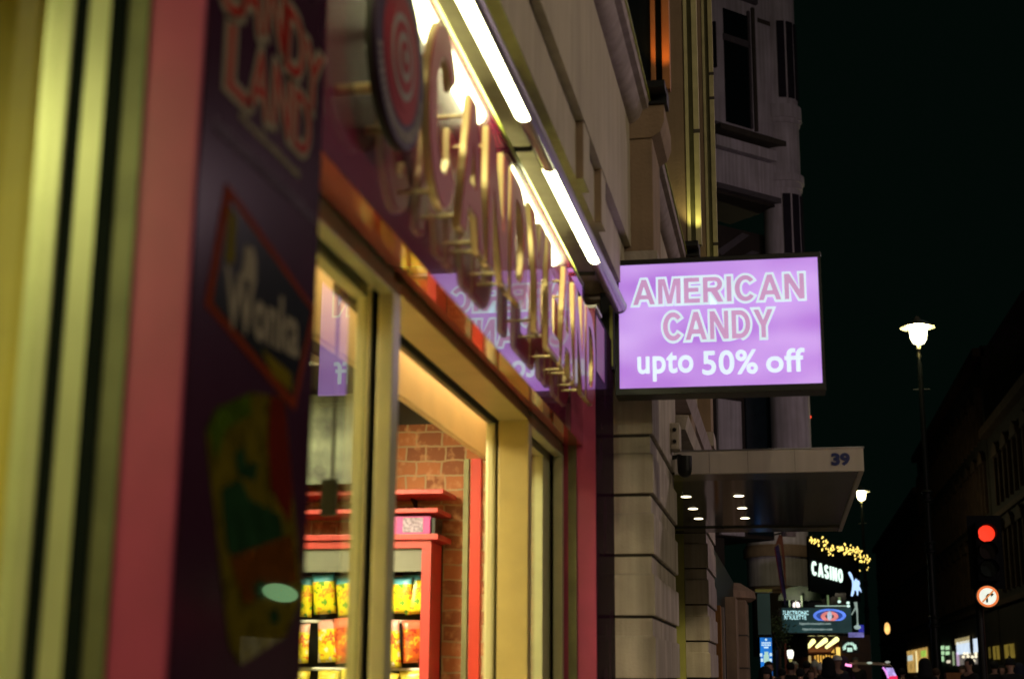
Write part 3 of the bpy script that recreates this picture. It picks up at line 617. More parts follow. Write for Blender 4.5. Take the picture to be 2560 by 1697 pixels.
for k, Y in enumerate(BAYS[3:]):
    Y = float(Y); sh_m = MT['stone'] if k < 1 else MT['stonebrown']
    p = obj('pier', box(nb(), -1.2, XR, Y, Y+.45, 3.55 if k == 0 else 2.735, 4.17, .006), MT['stonebrown'] if k else MT['stonebrown'], sb)
    cap = [(-.75, 4.171), (XR+.0, 4.171), (XR+.045, 4.20), (XR+.066, 4.26), (XR+.066, 4.35), (-.75, 4.35)]
    obj('capital', prism(nb(), [(x, Y-.012, z) for x, z in cap], (0, .47, 0)), MT['stonebrown'], p, smooth=False)
    obj('plinth', box(nb(), -1.2, XR+.02, Y-.014, Y+.46, 3.42, 3.549, .005), MT['stone'], p)
    obj('base_block', box(nb(), -.637, -.528, Y-.03, Y+.10, 4.351, 4.44, .004), MT['blackmetal'], p)
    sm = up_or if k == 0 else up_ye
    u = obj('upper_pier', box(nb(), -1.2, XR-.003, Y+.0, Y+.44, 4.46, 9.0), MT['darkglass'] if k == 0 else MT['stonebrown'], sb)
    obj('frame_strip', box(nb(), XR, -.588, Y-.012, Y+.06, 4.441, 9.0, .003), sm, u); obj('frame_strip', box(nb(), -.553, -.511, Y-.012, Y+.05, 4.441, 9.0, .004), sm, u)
    obj('recess_panel', box(nb(), -.588, -.553, Y+.02, Y+.05, 4.441, 9.0), MT['black'] if k == 0 else MT['alu_dark'], u)
    if k:
        for z in (5.3, 6.75, 7.0): obj('joint_band', box(nb(), -.553, -.506, Y-.014, Y-.0125, z, z+.03), MT['joint'], u)
obj('upper_wall', box(nb(), -1.5, -1.051, -4, 13.5, 4.45, 9.5), MT['stonebrown'], sb)
# rusticated ground floor piers
def rustic(ya, yb, ztop, nm='rusticated_pier'):
    core = obj(nm, box(nb(), -1.3, XR-.048, ya+.022, yb-.02, 0, ztop), MT['joint'], sb)
    z = ztop
    zs = [ztop] + [2.605 - .305*i for i in range(9)]
    for a, b in zip(zs, zs[1:]):
        if b < 0: b = 0
        bm = nb(); box(bm, -1.3, XR-.029, ya, yb, b+.001, a-.104 if a != ztop else a, .006)
        if a != ztop: prism(bm, [(-1.3, ya+.004, a-.1038), (XR-.033, ya+.004, a-.1038), (XR-.046, ya+.018, a-.095), (XR-.046, yb-.018, a-.095), (XR-.033, yb-.004, a-.1038), (-1.3, yb-.004, a-.1038)], (0, 0, .001)); box(bm, -1.3, XR-.044, ya+.016, yb-.016, a-.1025, a-.013, .003)
        obj('stone_course', bm, MT['stone'], core)
    return core
rustic(7.3, 8.93, 3.415); rustic(12.5, 13.9, 2.735)
obj('course_band', box(nb(), -1.3, XR-.02, 7.296, 7.76, 3.0, 3.012), MT['joint'], sb)
rec = obj('entrance_recess', box(nb(), -1.5, -.93, 8.931, 12.499, 0, 2.734), MT['stonebrown'], sb)
obj('reveal', box(nb(), -1.0, -.845, 12.44, 12.497, 0, 2.58), mat('olive_lit_reveal', (.30, .30, .07), .7, var=.1), rec)  # yellow-green of the downlights put into the reveal's colour
obj('door_glass', box(nb(), -.929, -.91, 9.6, 11.9, 0, 2.45), MT['darkglass'], rec)
obj('string_course', prism(nb(), [(-1.3, 8.95, 2.90), (XR+.03, 8.95, 2.90), (XR+.05, 8.95, 2.99), (-1.3, 8.95, 3.02)], (0, 4.9, 0)), MT['stone'], sb)
obj('string_course', prism(nb(), [(-1.3, 8.95, 3.20), (XR+.0, 8.95, 3.20), (XR+.03, 8.95, 3.30), (-1.3, 8.95, 3.33)], (0, 4.6, 0)), MT['mould'], sb)
ab = thing('alarm_box', (-.66, 8.4, 2.75), 'small pale alarm box with two dark spots on the stone wall', 'alarm box')
obj('case', box(nb(), -.645, -.585, 8.45, 8.60, 2.70, 2.86, .015), MT['stone'], ab)
for z in (2.745, 2.815): obj('lens', cyl(nb(), (-.615, 8.443, z), (-.615, 8.4498, z), .012, seg=12), MT['blackmetal'], ab)
sc = thing('security_camera', (-.62, 8.55, 2.62), 'black security camera below the alarm box on the stone pier', 'security camera')
obj('arm', tube(nb(), [(-.645, 8.6, 2.67), (-.60, 8.6, 2.68), (-.57, 8.58, 2.66)], .014), MT['blackmetal'], sc)
bm = nb(); cyl(bm, (-.565, 8.55, 2.67), (-.565, 8.55, 2.585), .045, .043, seg=20); ball(bm, (-.565, 8.55, 2.585), .043, seg=16); obj('housing', bm, MT['blackmetal'], sc, smooth=True)
# ------------------------------------------------------------------ entrance canopy
CZ0, CZ1, CY0, CY1, CX = 2.592, 2.731, 8.75, 12.49, .483
cn = thing('entrance_canopy', (-.1, 10.6, 2.6), 'flat grey entrance canopy numbered 39 with downlights underneath', 'canopy')
bm = nb(); box(bm, -.64, CX, CY0, CY0+.03, CZ0, CZ1, .002); box(bm, CX-.03, CX, CY0+.0302, CY1, CZ0, CZ1, .002); obj('fascia', bm, MT['canopy'], cn)
for xj in (-.43, .08): obj('fascia_joint', box(nb(), xj, xj+.0015, CY0-.0015, CY0+.001, CZ0+.002, CZ1-.002), MT['joint'], cn)
obj('drip_flashing', box(nb(), -.64, CX+.006, CY0-.008, CY0+.05, CZ1+.0005, CZ1+.006), MT['fixture'], cn)
obj('fascia_joint', box(nb(), -.199, -.197, CY0-.0015, CY0+.001, CZ0+.002, CZ1-.002), MT['joint'], cn)
bm = nb(); box(bm, -.92, CX-.031, CY0+.031, CY1, CZ0+.04, CZ1-.006); obj('deck', bm, MT['grey'], cn)
bm = nb(); box(bm, -.92, CX-.03, CY0+.031, CY0+.35, CZ0+.002, CZ0+.0395); box(bm, -.92, CX-.03, CY1-.35, CY1, CZ0+.002, CZ0+.0395); box(bm, .155, .175, CY0+.351, CY1-.351, CZ0+.010, CZ0+.0395)
obj('soffit_frame', bm, MT['canopyunder'], cn)
obj('soffit_panel', box(nb(), -.92, .1545, CY0+.351, CY1-.351, CZ0+.014, CZ0+.039), MT['mirror'], cn)
obj('soffit_panel', box(nb(), .1755, CX-.031, CY0+.351, CY1-.351, CZ0+.014, CZ0+.039), MT['canopyunder'], cn)
text('numerals', '39', (.300, CY0-.003, CZ0+.039), (1, 0, 0), (0, 0, 1), .098, .066, MT['numeral'], cn, extrude=.002, offset=.05)
dlm = emis('downlight_glow', (1.0, .86, .55), 9)
for x in (-.655, -.295):
    for y in (10.0, 10.75, 11.45):
        d = obj('downlight', cyl(nb(), (x, y, CZ0+.012), (x, y, CZ0+.0138), .042, seg=24), MT['white'], cn)
        obj('lens', cyl(nb(), (x, y, CZ0+.0105), (x, y, CZ0+.0119), .034, seg=24), dlm, d)
        lamp('downlight_lamp', 'SPOT', (x, y, CZ0-.01), 16, (1, .84, .42), .03, (x, y, 0), 2.2, cn)
# ------------------------------------------------------------------ far grey building with a canted bay and a round turret
fb = thing('corner_building', at(1790, 1690, 29), 'dim mauve grey corner building with a dark tall window and round turret', 'building')
P0 = at(1790, 480, 28); FU = Vector((1, 1, 0)).normalized(); FN = Vector((1, -1, 0)).normalized()
def onpl(px, py, off=0.0):
    d = ray(px, py); p = P0 + FN*off; return CAM + d * ((p - CAM).dot(FN) / d.dot(FN))
def fquad(name, pts, m, off, t, par=fb):
    q = [onpl(*p) for p in pts]; q = [p + FN*off for p in q]
    return obj(name, prism(nb(), q, -FN*t), m, par)
def frect(name, pxl, pyt, pxr, pyb, m, off, t, par=fb):
    a = onpl(pxl, pyt); b = onpl(pxr, pyb); s0 = (a-P0).dot(FU); s1 = (b-P0).dot(FU)
    q = [P0+FU*s+Vector((0, 0, z-P0.z))+FN*off for s, z in ((s0, a.z), (s1, a.z), (s1, b.z), (s0, b.z))]
    return obj(name, prism(nb(), q, -FN*t), m, par)
zt = onpl(1790, 480).z
frect('bay_panel', 1788, 371, 1951, 499, MT['purplestone'], 0, 1.5)
frect('bay_lip', 1788, 457, 1948, 511, MT['framegrey'], .07, 1.5)
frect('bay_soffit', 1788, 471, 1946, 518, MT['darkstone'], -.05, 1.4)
frect('bay_band', 1788, 336, 1957, 409, MT['purplestone'], .03, 1.5)
frect('bay_sill', 1788, 312, 1966, 376, MT['joint'], .16, 1.6)
bw = frect('bay_wall', 1770, -60, 1942, 345, MT['purplestone'], -.02, 1.4)
wi = frect('window', 1808, 20, 1877, 322, MT['darkglass'], .0, .05, bw)
obj_ = frect('window_head', 1800, -40, 1890, 14, MT['framegrey'], .06, .1)
frect('window_frame', 1877.5, 20, 1894, 330, MT['joint'], .03, .06)
frect('window_frame', 1872, 30, 1876.5, 322, MT['framegrey'], .03, .06)
frect('window_rail', 1808.5, 100, 1871, 105, MT['framegrey'], .02, .04)
frect('wall_joint', 1895, 55, 1941, 60, MT['joint'], -.015, .02)
for a, b in ((1779, -30), (1781, 60)): pass
frect('drain_pipe', 1781, 55, 1789, 170, MT['blackmetal'], .05, .08)
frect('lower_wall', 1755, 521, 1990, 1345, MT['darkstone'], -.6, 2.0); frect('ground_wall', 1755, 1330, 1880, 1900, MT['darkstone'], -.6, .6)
frect('shop_wall', 1842, 985, 1911, 1335, MT['purplestone'], -.55, .05)
lw = frect('lower_window', 1911.5, 960, 1984, 1335, mat('teal_dark_glass', (.012, .022, .028), .05, spec=.6), -.56, .05)
frect('corner_strip', 1984.5, 600, 2006, 1335, mat('corner_stone', (.12, .10, .13), .85, var=.15, streak=.3), -.55, .05)
frect('corner_edge', 2006.5, 560, 2014, 1335, MT['mould'], -.53, .08)
for k, (a, b, c, d) in enumerate(((1840, 610, 1905, 565), (1858, 650, 1930, 610))):
    q = [onpl(a, b), onpl(c, d), onpl(c+18, d+6), onpl(a+14, b+12)]; obj('stair_soffit', prism(nb(), [p-FN*.58 for p in q], -FN*.02), MT['framegrey'], fb)
tc_ = at(1955, 480, 29.6); zc = lambda y: at(1985, y, 29.4).z
def tur(nm, r, ya, yb, m): return obj(nm, lathe(nb(), [(r, zc(yb)), (r, zc(ya))], (tc_.x, tc_.y, 0), 36), m, fb, smooth=True)
tr = tur('turret', .40, -80, 1200, MT['purplestone'])
for ya, yb, r in ((268, 300, .47), (300, 312, .43), (440, 458, .47), (458, 474, .43)): tur('turret_cornice', r, ya, yb, MT['purplestone'])
TG = mat('turret_glass', (.028, .024, .034), .2)
for ang in (-78, -48, -15):
    a = math.radians(ang); c = Vector((tc_.x + .40*math.cos(a), tc_.y + .40*math.sin(a), (zc(60)+zc(250))/2))
    obj('turret_window', obox(nb(), c, (math.cos(a), math.sin(a), 0), (-math.sin(a), math.cos(a), 0), (0, 0, 1), .05, .16, zc(60)-zc(250)), TG, fb)
    c2 = c.copy(); c2.z = (zc(490)+zc(640))/2
    obj('turret_window', obox(nb(), c2, (math.cos(a), math.sin(a), 0), (-math.sin(a), math.cos(a), 0), (0, 0, 1), .05, .16, zc(490)-zc(640)), TG, fb)
p_ = onpl(1948, 1062, -.5)
wl = thing('lamp_reflection', p_, 'bright narrow glow standing in for a lamp reflected in the dark lower window', 'reflection')  # glowing shape added for a lamp's reflection in the glass
obj('glass', cyl(nb(), p_+Vector((0, 0, -.11)), p_+Vector((0, 0, .13)), .022, .034, seg=10), emis('reflection_pale', (.95, 1.0, .75), 3.0), wl)
obj('cap', cyl(nb(), p_+Vector((0, 0, .131)), p_+Vector((0, 0, .17)), .045, .01, seg=10), MT['blackmetal'], wl); obj('bracket', cyl(nb(), p_+Vector((0, 0, -.18)), p_+Vector((0, 0, -.111)), .012, seg=8), MT['blackmetal'], wl)
p_ = onpl(2024, 1042, -.4)
rb = thing('red_beacon', p_, 'small round red light on a bracket beside the corner building', 'light')
obj('lens', ball(nb(), p_, .038, seg=14), emis('beacon_red', (1.0, .06, .02), 1.6), rb); obj('bracket', tube(nb(), [p_+FU*-.3, p_+Vector((-.03, 0, -.03))], .012), MT['blackmetal'], rb)

# ------------------------------------------------------------------ ground floor shops past the canopy, left side of the street
def slab(name, px0, py0, px1, py1, Y, t, m, label=None, cat=None, par=None, grp=None):
    a, b = at(px0, py0, Y), at(px1, py1, Y)
    bm = nb(); box(bm, a.x, b.x, Y, Y+t, b.z, a.z)
    if par: return obj(name, bm, m, par)
    o = obj(name, bm, m, loc=((a.x+b.x)/2, Y+t/2, b.z)); return tag(o, label, cat, grp)
db = thing('dark_shopfront', (-.6, 17, 0), 'dark brown shopfront with stone columns past the entrance canopy', 'building')
a = at(1760, 1340, 15.5)
obj('wall', box(nb(), -3, -.74, 15.2, 27, 0, 2.72), MT['blackmetal'], db)
obj('door_surround', box(nb(), -1, -.66, 15.0, 15.2, 0, 2.1), mat('warm_lit_surround', (.28, .12, .03), .6, var=.2, scale=12), db)  # orange of the warm light put into the strip's colour
obj('door_edge', box(nb(), -1, -.645, 15.45, 15.55, 0, 2.1), MT['mould'], db)
obj('column', box(nb(), -1.0, -.615, 18.2, 19.0, 0, 2.35), MT['stonebrown'], db)
obj('column', box(nb(), -1.1, -.56, 21.0, 22.2, 0, 2.45, .02), MT['stonebrown'], db)
for z in (.9, 1.5, 1.95): obj('column_joint', box(nb(), -1.1, -.555, 20.998, 22.21, z, z+.02), MT['joint'], db)
obj('column_head', lathe(nb(), [(.35, 2.45), (.42, 2.5), (.40, 2.6), (.2, 2.72)], (-.85, 21.6, 0), 24), MT['stonebrown'], db)
obj('teal_panel', box(nb(), at(1893, 1500, 24).x, at(1925, 1500, 24).x, 24, 24.1, at(1900, 1585, 24).z, at(1900, 1482, 24).z), MT['teal'], db)
obj('teal_panel_head', box(nb(), at(1889, 1500, 24).x, at(1931, 1500, 24).x, 23.97, 24.1, at(1900, 1480, 24).z, at(1900, 1472, 24).z), MT['greentrim'], db)
# hanging banner
bnp = at(1960, 1340, 27)
bn = thing('hanging_banner', bnp, 'narrow hanging banner with orange top and blue folds below the canopy', 'banner')
def bpoly(nm, pts, Y, m): return obj(nm, prism(nb(), [at(x, y, Y) for x, y in pts], (0, .02, 0)), m, bn)
bpoly('orange_cloth', [(1937, 1365), (1948, 1334), (1956, 1340), (1963, 1400), (1966, 1470), (1960, 1440), (1952, 1362), (1946, 1358)], 27, mat('banner_orange', (.20, .07, .03), .8, var=.2))
bpoly('blue_cloth', [(1938, 1366), (1946, 1360), (1953, 1395), (1966, 1490), (1962, 1512), (1954, 1470)], 27.05, mat('banner_blue', (.035, .02, .10), .7, var=.5, scale=14))
bpoly('red_cloth', [(1935, 1368), (1938, 1366), (1954, 1470), (1958, 1508), (1950, 1460)], 27.02, mat('banner_red', (.16, .02, .03), .8, var=.2))
obj('pole', tube(nb(), [at(1936, 1336, 27), at(1952, 1332, 27)], .015), MT['blackmetal'], bn)
# blue advertising totem
ap = at(1912, 1690, 30)
apn = thing('advert_totem', (ap.x, 30, 0), 'bright blue backlit advertising panel with white text behind the crowd', 'advert panel')
obj('cabinet', box(nb(), at(1897.5, 1600, 30).x, at(1931, 1600, 30).x, 30.005, 30.14, 0, at(1912, 1588, 30).z, .01), MT['blackmetal'], apn)
obj('screen', box(nb(), at(1900, 1600, 30).x, at(1929, 1600, 30).x, 29.99, 30.0049, .25, at(1912, 1593, 30).z), emis('advert_blue', (.01, .17, .62), 1.0, .35, 3), apn)
ew = emis('advert_white', (.62, .85, .95), 1.0); eg = emis('advert_pale_green', (.45, .72, .60), .9)
def ap_box(nm, x0, y0, x1, y1, m, d=0): a, b = at(x0, y0, 30), at(x1, y1, 30); obj(nm, box(nb(), a.x, b.x, 29.985-d, 29.989-d, b.z, a.z, .0008), m, apn)
obj('round_mark', cyl(nb(), at(1915, 1598, 29.984), at(1915, 1598, 29.984)+Vector((0, .004, 0)), .022, seg=16), ew, apn)
for y in (1604, 1609.5): 
    x = 1904
    while x < 1926: wdd = random.uniform(2.2, 4); ap_box('text_block', x, y, min(x+wdd, 1927), y+4, ew); x += wdd+.8
ap_box('text_block', 1910, 1615.5, 1921, 1619.5, ew)
ap_box('bottle_picture', 1911, 1628, 1922, 1666, eg); ap_box('bottle_picture', 1909, 1636, 1923, 1655, eg, .005)
for x0, y0 in ((1900, 1632), (1902, 1645), (1924, 1631), (1923.5, 1645)): ap_box('small_picture', x0, y0, x0+6, y0+8, ew)
# small street tree, blue hoarding, red post
tp = at(1948, 1690, 33)
st = thing('street_tree', (tp.x, 33, 0), 'small dim leafy tree beside the blue advertising panel', 'tree')
bm = nb(); cyl(bm, (tp.x, 33, 0), (tp.x+.03, 33, 2.0), .05, .03, seg=8); tube(bm, [(tp.x+.03, 33, 1.9), (tp.x+.12, 33.1, 2.3)], .015); tube(bm, [(tp.x+.03, 33, 1.9), (tp.x-.1, 32.9, 2.35)], .015); obj('trunk', bm, MT['bark'], st)
bm = nb()
for _ in range(700):
    c = Vector((random.gauss(0, .14), random.gauss(0, .16), random.gauss(0, .20))); c += Vector((tp.x + .02, 33, 2.35))
    d = Vector((random.uniform(-1, 1), random.uniform(-1, 1), random.uniform(-1, 1))).normalized(); e = d.orthogonal().normalized(); g = d.cross(e); r = random.uniform(.02, .04)
    bm.faces.new([bm.verts.new(c+e*r), bm.verts.new(c+g*r*.5), bm.verts.new(c-e*r), bm.verts.new(c-g*r*.5)])
obj('crown', bm, MT['tree'], st)
slab('blue_board', 1938, 1617, 1950, 1697, 34, .06, mat('blue_hoarding', (.015, .04, .14), .5, var=.2), 'dark blue board standing between the tree and the red doorway', 'board')
slab('red_door_pillar', 1960, 1597, 1969, 1697, 38, .3, mat('oxblood_paint', (.20, .035, .015), .5, var=.2), 'dull red pillar by the pub awning', 'pillar')

# ------------------------------------------------------------------ casino
cs = thing('casino_building', at(1975, 1690, 42), 'round cornered stone casino building with a curved sign band and green lit glazing', 'building')
tw = at(1946, 1450, 43.2); zt_ = lambda y: at(2020, y, 42.2).z
def ctur(nm, r, ya, yb, m): return obj(nm, lathe(nb(), [(r, zt_(yb)), (r, zt_(ya))], (tw.x, tw.y, 0), 40), m, cs, smooth=True)
ctur('corner_tower', .90, 1212, 1462, MT['purplestone'])
for ya, yb, r in ((1365, 1388, .99), (1358, 1365, .94), (1463, 1472, .86), (1472, 1480, .80)): ctur('tower_band', r, ya, yb, MT['stonebrown'])
ctur('tower_base', .78, 1481, 1640, MT['darkstone'])
A = at(2024, 1418, 38.2); B = at(2152, 1440, 44.2); ub = Vector((B.x-A.x, B.y-A.y, 0)).normalized(); nbv = ub.cross(Vector((0, 0, 1)))
if nbv.y > 0: nbv = -nbv
zA = 1.4 + 300*38.2/3600
def band(nm, s0, s1, z0, z1, off, t, m, par=cs):
    q = [A+ub*s0, A+ub*s1]; q = [Vector((p.x, p.y, 0)) + nbv*off for p in q]
    return obj(nm, prism(nb(), [q[0]+Vector((0, 0, z0)), q[1]+Vector((0, 0, z0)), q[1]+Vector((0, 0, z1)), q[0]+Vector((0, 0, z1))], -nbv*t), m, par)
LB = (B-A).length
BK = mat('matt_black', (.004, .0045, .004), .95, spec=.02)
band('sign_band', .16, LB, 3.55, 4.9, -.04, .06, BK)
band('band_roof', .16, LB, 4.901, 4.95, .03, .12, BK)
cz0 = at(2036, 1437, 38.6).z; ci = emis('casino_white', (.78, 1.0, .86), 1.3)
cA = A + ub*.25; cl_ = at(2110, 1446, 41.9); wlen = Vector((cl_.x-cA.x, cl_.y-cA.y, 0)).length
word('casino_lettering', 'CASINO', Vector((cA.x, cA.y, cz0)) + nbv*.0, ub, (0, 0, 1), wlen*.98, .36, ci, cs, extrude=.015, gap=.32)
# lit horse emblem
hA = at(2127, 1488, 41.5); he = emis('emblem_blue_white', (.42, .62, .95), 1.3)
hs = [(0, 0), (.04, .14), (.07, .30), (.06, .42), (-.02, .56), (-.05, .64), (.0, .66), (.06, .60), (.10, .50), (.13, .38), (.18, .46), (.22, .46), (.27, .40), (.30, .42), (.33, .34), (.30, .26), (.35, .18), (.37, .08), (.33, .12), (.27, .16), (.25, .02), (.21, 0), (.20, .12), (.14, .16), (.10, .04), (.06, -.02)]
obj('horse_emblem', prism(nb(), [hA + Vector((x*.80, 0, z)) for x, z in hs], (0, .06, 0)), he, cs)
# glazed dome strip under the band
for i, (xa, ya, xb, yb) in enumerate(((1972, 1500, 1976, 1518), (1988, 1500, 1991, 1518), (2001, 1488, 2007, 1516), (2067, 1478, 2073, 1514), (2096, 1492, 2102, 1503))):
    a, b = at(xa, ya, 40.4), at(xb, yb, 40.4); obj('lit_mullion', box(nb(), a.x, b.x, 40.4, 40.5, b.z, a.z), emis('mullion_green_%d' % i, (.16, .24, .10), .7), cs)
obj('dome_arch', prism(nb(), [at(2000+55*math.cos(t), 1500-36*math.sin(t), 40.6) for t in [PI*k/16 for k in range(17)]], (0, .3, 0)), mat('green_lit_dome', (.05, .075, .03), .6, var=.3), cs)  # green light on the dome put into its colour
obj('glazing', box(nb(), at(1955, 1500, 41).x, at(2115, 1500, 41).x, 41, 41.2, at(2000, 1588, 41).z, at(2000, 1482, 41).z), MT['darkglass'], cs)
# light garland
ga = thing('light_garland', at(2100, 1370, 40), 'sagging garland of warm yellow bulbs above the casino sign', 'garland')
gp = [(2030, 1335), (2034, 1350), (2050, 1356), (2070, 1366), (2076, 1376), (2100, 1362), (2112, 1376), (2132, 1382), (2142, 1372), (2150, 1398), (2166, 1390), (2158, 1424)]
bm = nb(); gw = [at(x, y, 38+ (x-2030)/130*5) for x, y in gp]; tube(bm, gw, .008, 5); obj('wire', bm, MT['blackmetal'], ga)
bme = bpy.data.meshes.new('bulb'); bb = bmesh.new(); ball(bb, (0, 0, 0), .021, .8, .8, 1.5, seg=8); bb.to_mesh(bme); bb.free(); bme.materials.append(emis('garland_bulb', (1.0, .72, .16), 1.9))
for i in range(150):
    t = random.random()*(len(gw)-1); k = int(t); c = gw[k].lerp(gw[k+1], t-k) + Vector((random.gauss(0, .075), random.gauss(0, .1), random.gauss(0, .075)))
    if i >= 99: continue
    o = bpy.data.objects.new('bulb', bme); COL.objects.link(o); o.parent = ga; o.location = c - ORG[ga.name]; o.scale = [random.uniform(.8, 1.35)]*3; o.rotation_euler = (0, random.uniform(-.2, .7), 0)
# LED screen
scn = thing('casino_screen', at(2040, 1550, 39.5), 'dark teal screen advertising ELECTRONIC ROULETTE below the casino sign', 'screen')
def sq(nm, x0, y0, x1, y1, m, d=0.0, t=.01):
    a, b = at(x0, y0, 39.5), at(x1, y1, 39.5); return obj(nm, box(nb(), a.x, b.x, 39.5-d-t, 39.5-d, b.z, a.z), m, scn)
sq('cabinet', 1946, 1517, 2131, 1583, MT['blackmetal'], -.21, .2)
sq('display', 1954, 1519, 2130, 1581, emis('screen_teal', (.006, .026, .028), 1.0, .4, 1.2), 0, .009)
sq('top_bar', 2038, 1513, 2122, 1515.5, emis('bar_pale', (.35, .5, .42), .8), .05, .06)
def stext(body, x0, y1, x1, h, m, off=.02):
    a, b = at(x0, y1, 39.48), at(x1, y1, 39.48); text('screen_lettering', body, (a.x, 39.48, a.z), (1, 0, 0), (0, 0, 1), b.x-a.x, h, m, scn, extrude=.002, offset=off)
wc = emis('screen_white', (.55, .92, .95), 1.15); wg = emis('screen_grey', (.30, .40, .38), 1.0)
stext('ELECTRONIC', 1958, 1536, 2022, .105, wc, .012); stext('ROULETTE', 1961, 1547.5, 2016, .105, wc, .012)
stext('hippodromecasino.com', 1999, 1562, 2077, .075, wg); stext('hippodromecasino.com', 2007, 1576, 2081, .075, wg)
def ell(nm, cxp, cyp, rx, ry, rx2, ry2, m, d):
    bm = nb(); o_, i_ = [], []
    for k in range(48):
        t = 2*PI*k/48; o_.append(bm.verts.new(at(cxp+rx*math.cos(t), min(1550.5, cyp+ry*math.sin(t)), 39.485-d))); i_.append(bm.verts.new(at(cxp+rx2*math.cos(t), min(1550.4, cyp+ry2*math.sin(t)), 39.485-d)))
    for k in range(48):
        try: bm.faces.new((o_[k], o_[(k+1) % 48], i_[(k+1) % 48], i_[k]))
        except Exception: pass
    obj(nm, bm, m, scn)
ell('wheel_rim', 2074, 1538, 41, 17, 33, 12, emis('wheel_blue', (.10, .22, .85), 1.0, .5, 3), 0)
ell('wheel_track', 2074, 1539, 32, 11.5, 24, 9, emis('wheel_navy', (.02, .06, .30), 1.0, .4, 4), .001)
ell('wheel_numbers', 2074, 1540, 22, 12.5, 11, 5.5, emis('wheel_red', (.75, .22, .20), 1.0, .3, 9), .002)
ell('wheel_hub', 2074, 1538, 6, 12, 1, 1, emis('wheel_hub', (.45, .50, .62), 1.0, .3, 6), .003)
for x, y in ((2098, 1503), (2120, 1506), (2121, 1514)): obj('floodlight', ball(nb(), at(x, y, 39.3), .045, 1, 1, .8, 10), emis('flood_%d' % x, (.7, .95, .85), 1.1), scn)
lamp('added_tower_lamp', 'SPOT', at(1992, 1503, 39.95), 22, (1, .84, .80), .1, (tw.x+.25, tw.y-.5, zt_(1400)), 1.5, scn)  # spot added to brighten the tower, not one of the floodlights
# dome camera on bracket
cc = thing('dome_camera', at(2144, 1566, 37), 'pale dome camera hanging from a forked white bracket', 'security camera')
bm = nb(); T = at(2138, 1506, 37); cyl(bm, at(2138.5, 1504, 37), at(2143, 1530, 37), .042, .022, seg=10); cyl(bm, at(2143, 1530, 37), at(2144, 1562, 37), .018, .016, seg=10); cyl(bm, at(2139, 1518, 37), at(2129, 1536, 37), .016, .014, seg=8); cyl(bm, at(2144, 1552, 37), at(2144, 1562, 37), .012, .03, seg=10)
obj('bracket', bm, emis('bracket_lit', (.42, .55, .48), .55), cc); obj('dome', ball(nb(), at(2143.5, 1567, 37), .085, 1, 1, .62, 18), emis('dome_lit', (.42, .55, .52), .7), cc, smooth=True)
slab('blue_sign', 2121, 1580, 2160, 1592, 38.2, .05, emis('sign_violet', (.16, .15, .42), .8, .5, 8), 'violet lit strip sign under the dome camera', 'sign')
slab('blue_sign', 2146, 1561, 2160, 1579, 38.3, .05, emis('sign_blue', (.015, .02, .30), 1.0, .2), 'small deep blue lit sign right of the dome camera', 'sign')
# ------------------------------------------------------------------ pub with awning
pb = thing('corner_pub', at(2060, 1690, 46), 'corner pub with yellow lit windows under a sloping awning with three spot lit patches', 'pub')
ye = emis('pub_window_glow', (.85, .45, .07), 1.0, .35, 5); yw = emis('pub_lamp_glow', (1.0, .92, .35), 1.8)
def pbx(nm, x0, y0, x1, y1, m, Y=46.0, t=.1): a, b = at(x0, y0, Y), at(x1, y1, Y); return obj(nm, box(nb(), a.x, b.x, Y, Y+t, b.z, a.z), m, pb)
pbx('front', 1965, 1585, 2180, 1697, mat('pub_front', (.04, .014, .01), .6, var=.3), 46.2, .5)
for x in range(2036, 2086, 7): pbx('window', x, 1636+(x % 3), x+5, 1664, ye)
pbx('window', 2070, 1619, 2086, 1632, ye); pbx('window', 2090, 1617, 2101, 1640, emis('pub_window_bright', (1.0, .68, .16), 1.1, .2, 5)); pbx('window', 2021, 1638, 2028, 1656, emis('pub_window_dim', (.5, .34, .12), .9))
pbx('fascia', 1995, 1630, 2085, 1636, mat('pub_fascia', (.10, .022, .012), .5), 45.9, .2)
obj('awning', prism(nb(), [at(2010, 1630, 45.2), at(2076, 1628, 45.2), at(2096, 1602, 46.2), at(2034, 1604, 46.2)], (0, 0, -.05)), mat('awning_cloth', (.16, .035, .015), .8, var=.2), pb)
for x, y, dx, dy in ((2020, 1617, 13, -15), (2042, 1616, 22, -17), (2066, 1617, 26, -20)):
    a, b = at(x, y, 45.0), at(x+dx, y+dy, 45.6); obj('spot_patch', cyl(nb(), a, b, .045, .075, seg=12), yw, pb)
    obj('lamp_arm', tube(nb(), [b, b+Vector((.05, .5, .12))], .012), MT['blackmetal'], pb)
pbx('gable', 2086, 1603, 2096, 1616, mat('pub_gable', (.26, .05, .015), .6), 46.1)
slab('white_notice', 1997, 1607, 2009, 1616, 44.5, .04, emis('notice_white', (.48, .60, .52), .9, .2, 30), 'small white lit sign hanging left of the pub awning', 'sign')
# neon emblem
ne = thing('neon_emblem', at(2124, 1615, 44), 'pale lit emblem of an arch over a small block beside the pub', 'sign'); en = emis('emblem_pale', (.55, .82, .68), 1.0, .2, 9)
bm = nb()
for k in range(15):
    t = PI*(1.08 - 1.16*k/14); c = at(2124.5+14*math.cos(t), 1619-11.5*math.sin(t), 44); obox(bm, c, (math.sin(t), 0, -math.cos(t)), (0, 1, 0), (math.cos(t), 0, math.sin(t)), .032, .03, random.uniform(.06, .1))
obj('arch', bm, en, ne); a, b = at(2118, 1618, 44), at(2131, 1628, 44); obj('block', box(nb(), a.x, b.x, 43.98, 44.01, b.z, a.z, .004), en, ne)
obj('backing_board', box(nb(), at(2104, 1600, 44).x, at(2146, 1600, 44).x, 44.03, 44.06, at(2120, 1632, 44).z, at(2120, 1600, 44).z), MT['blackmetal'], ne)
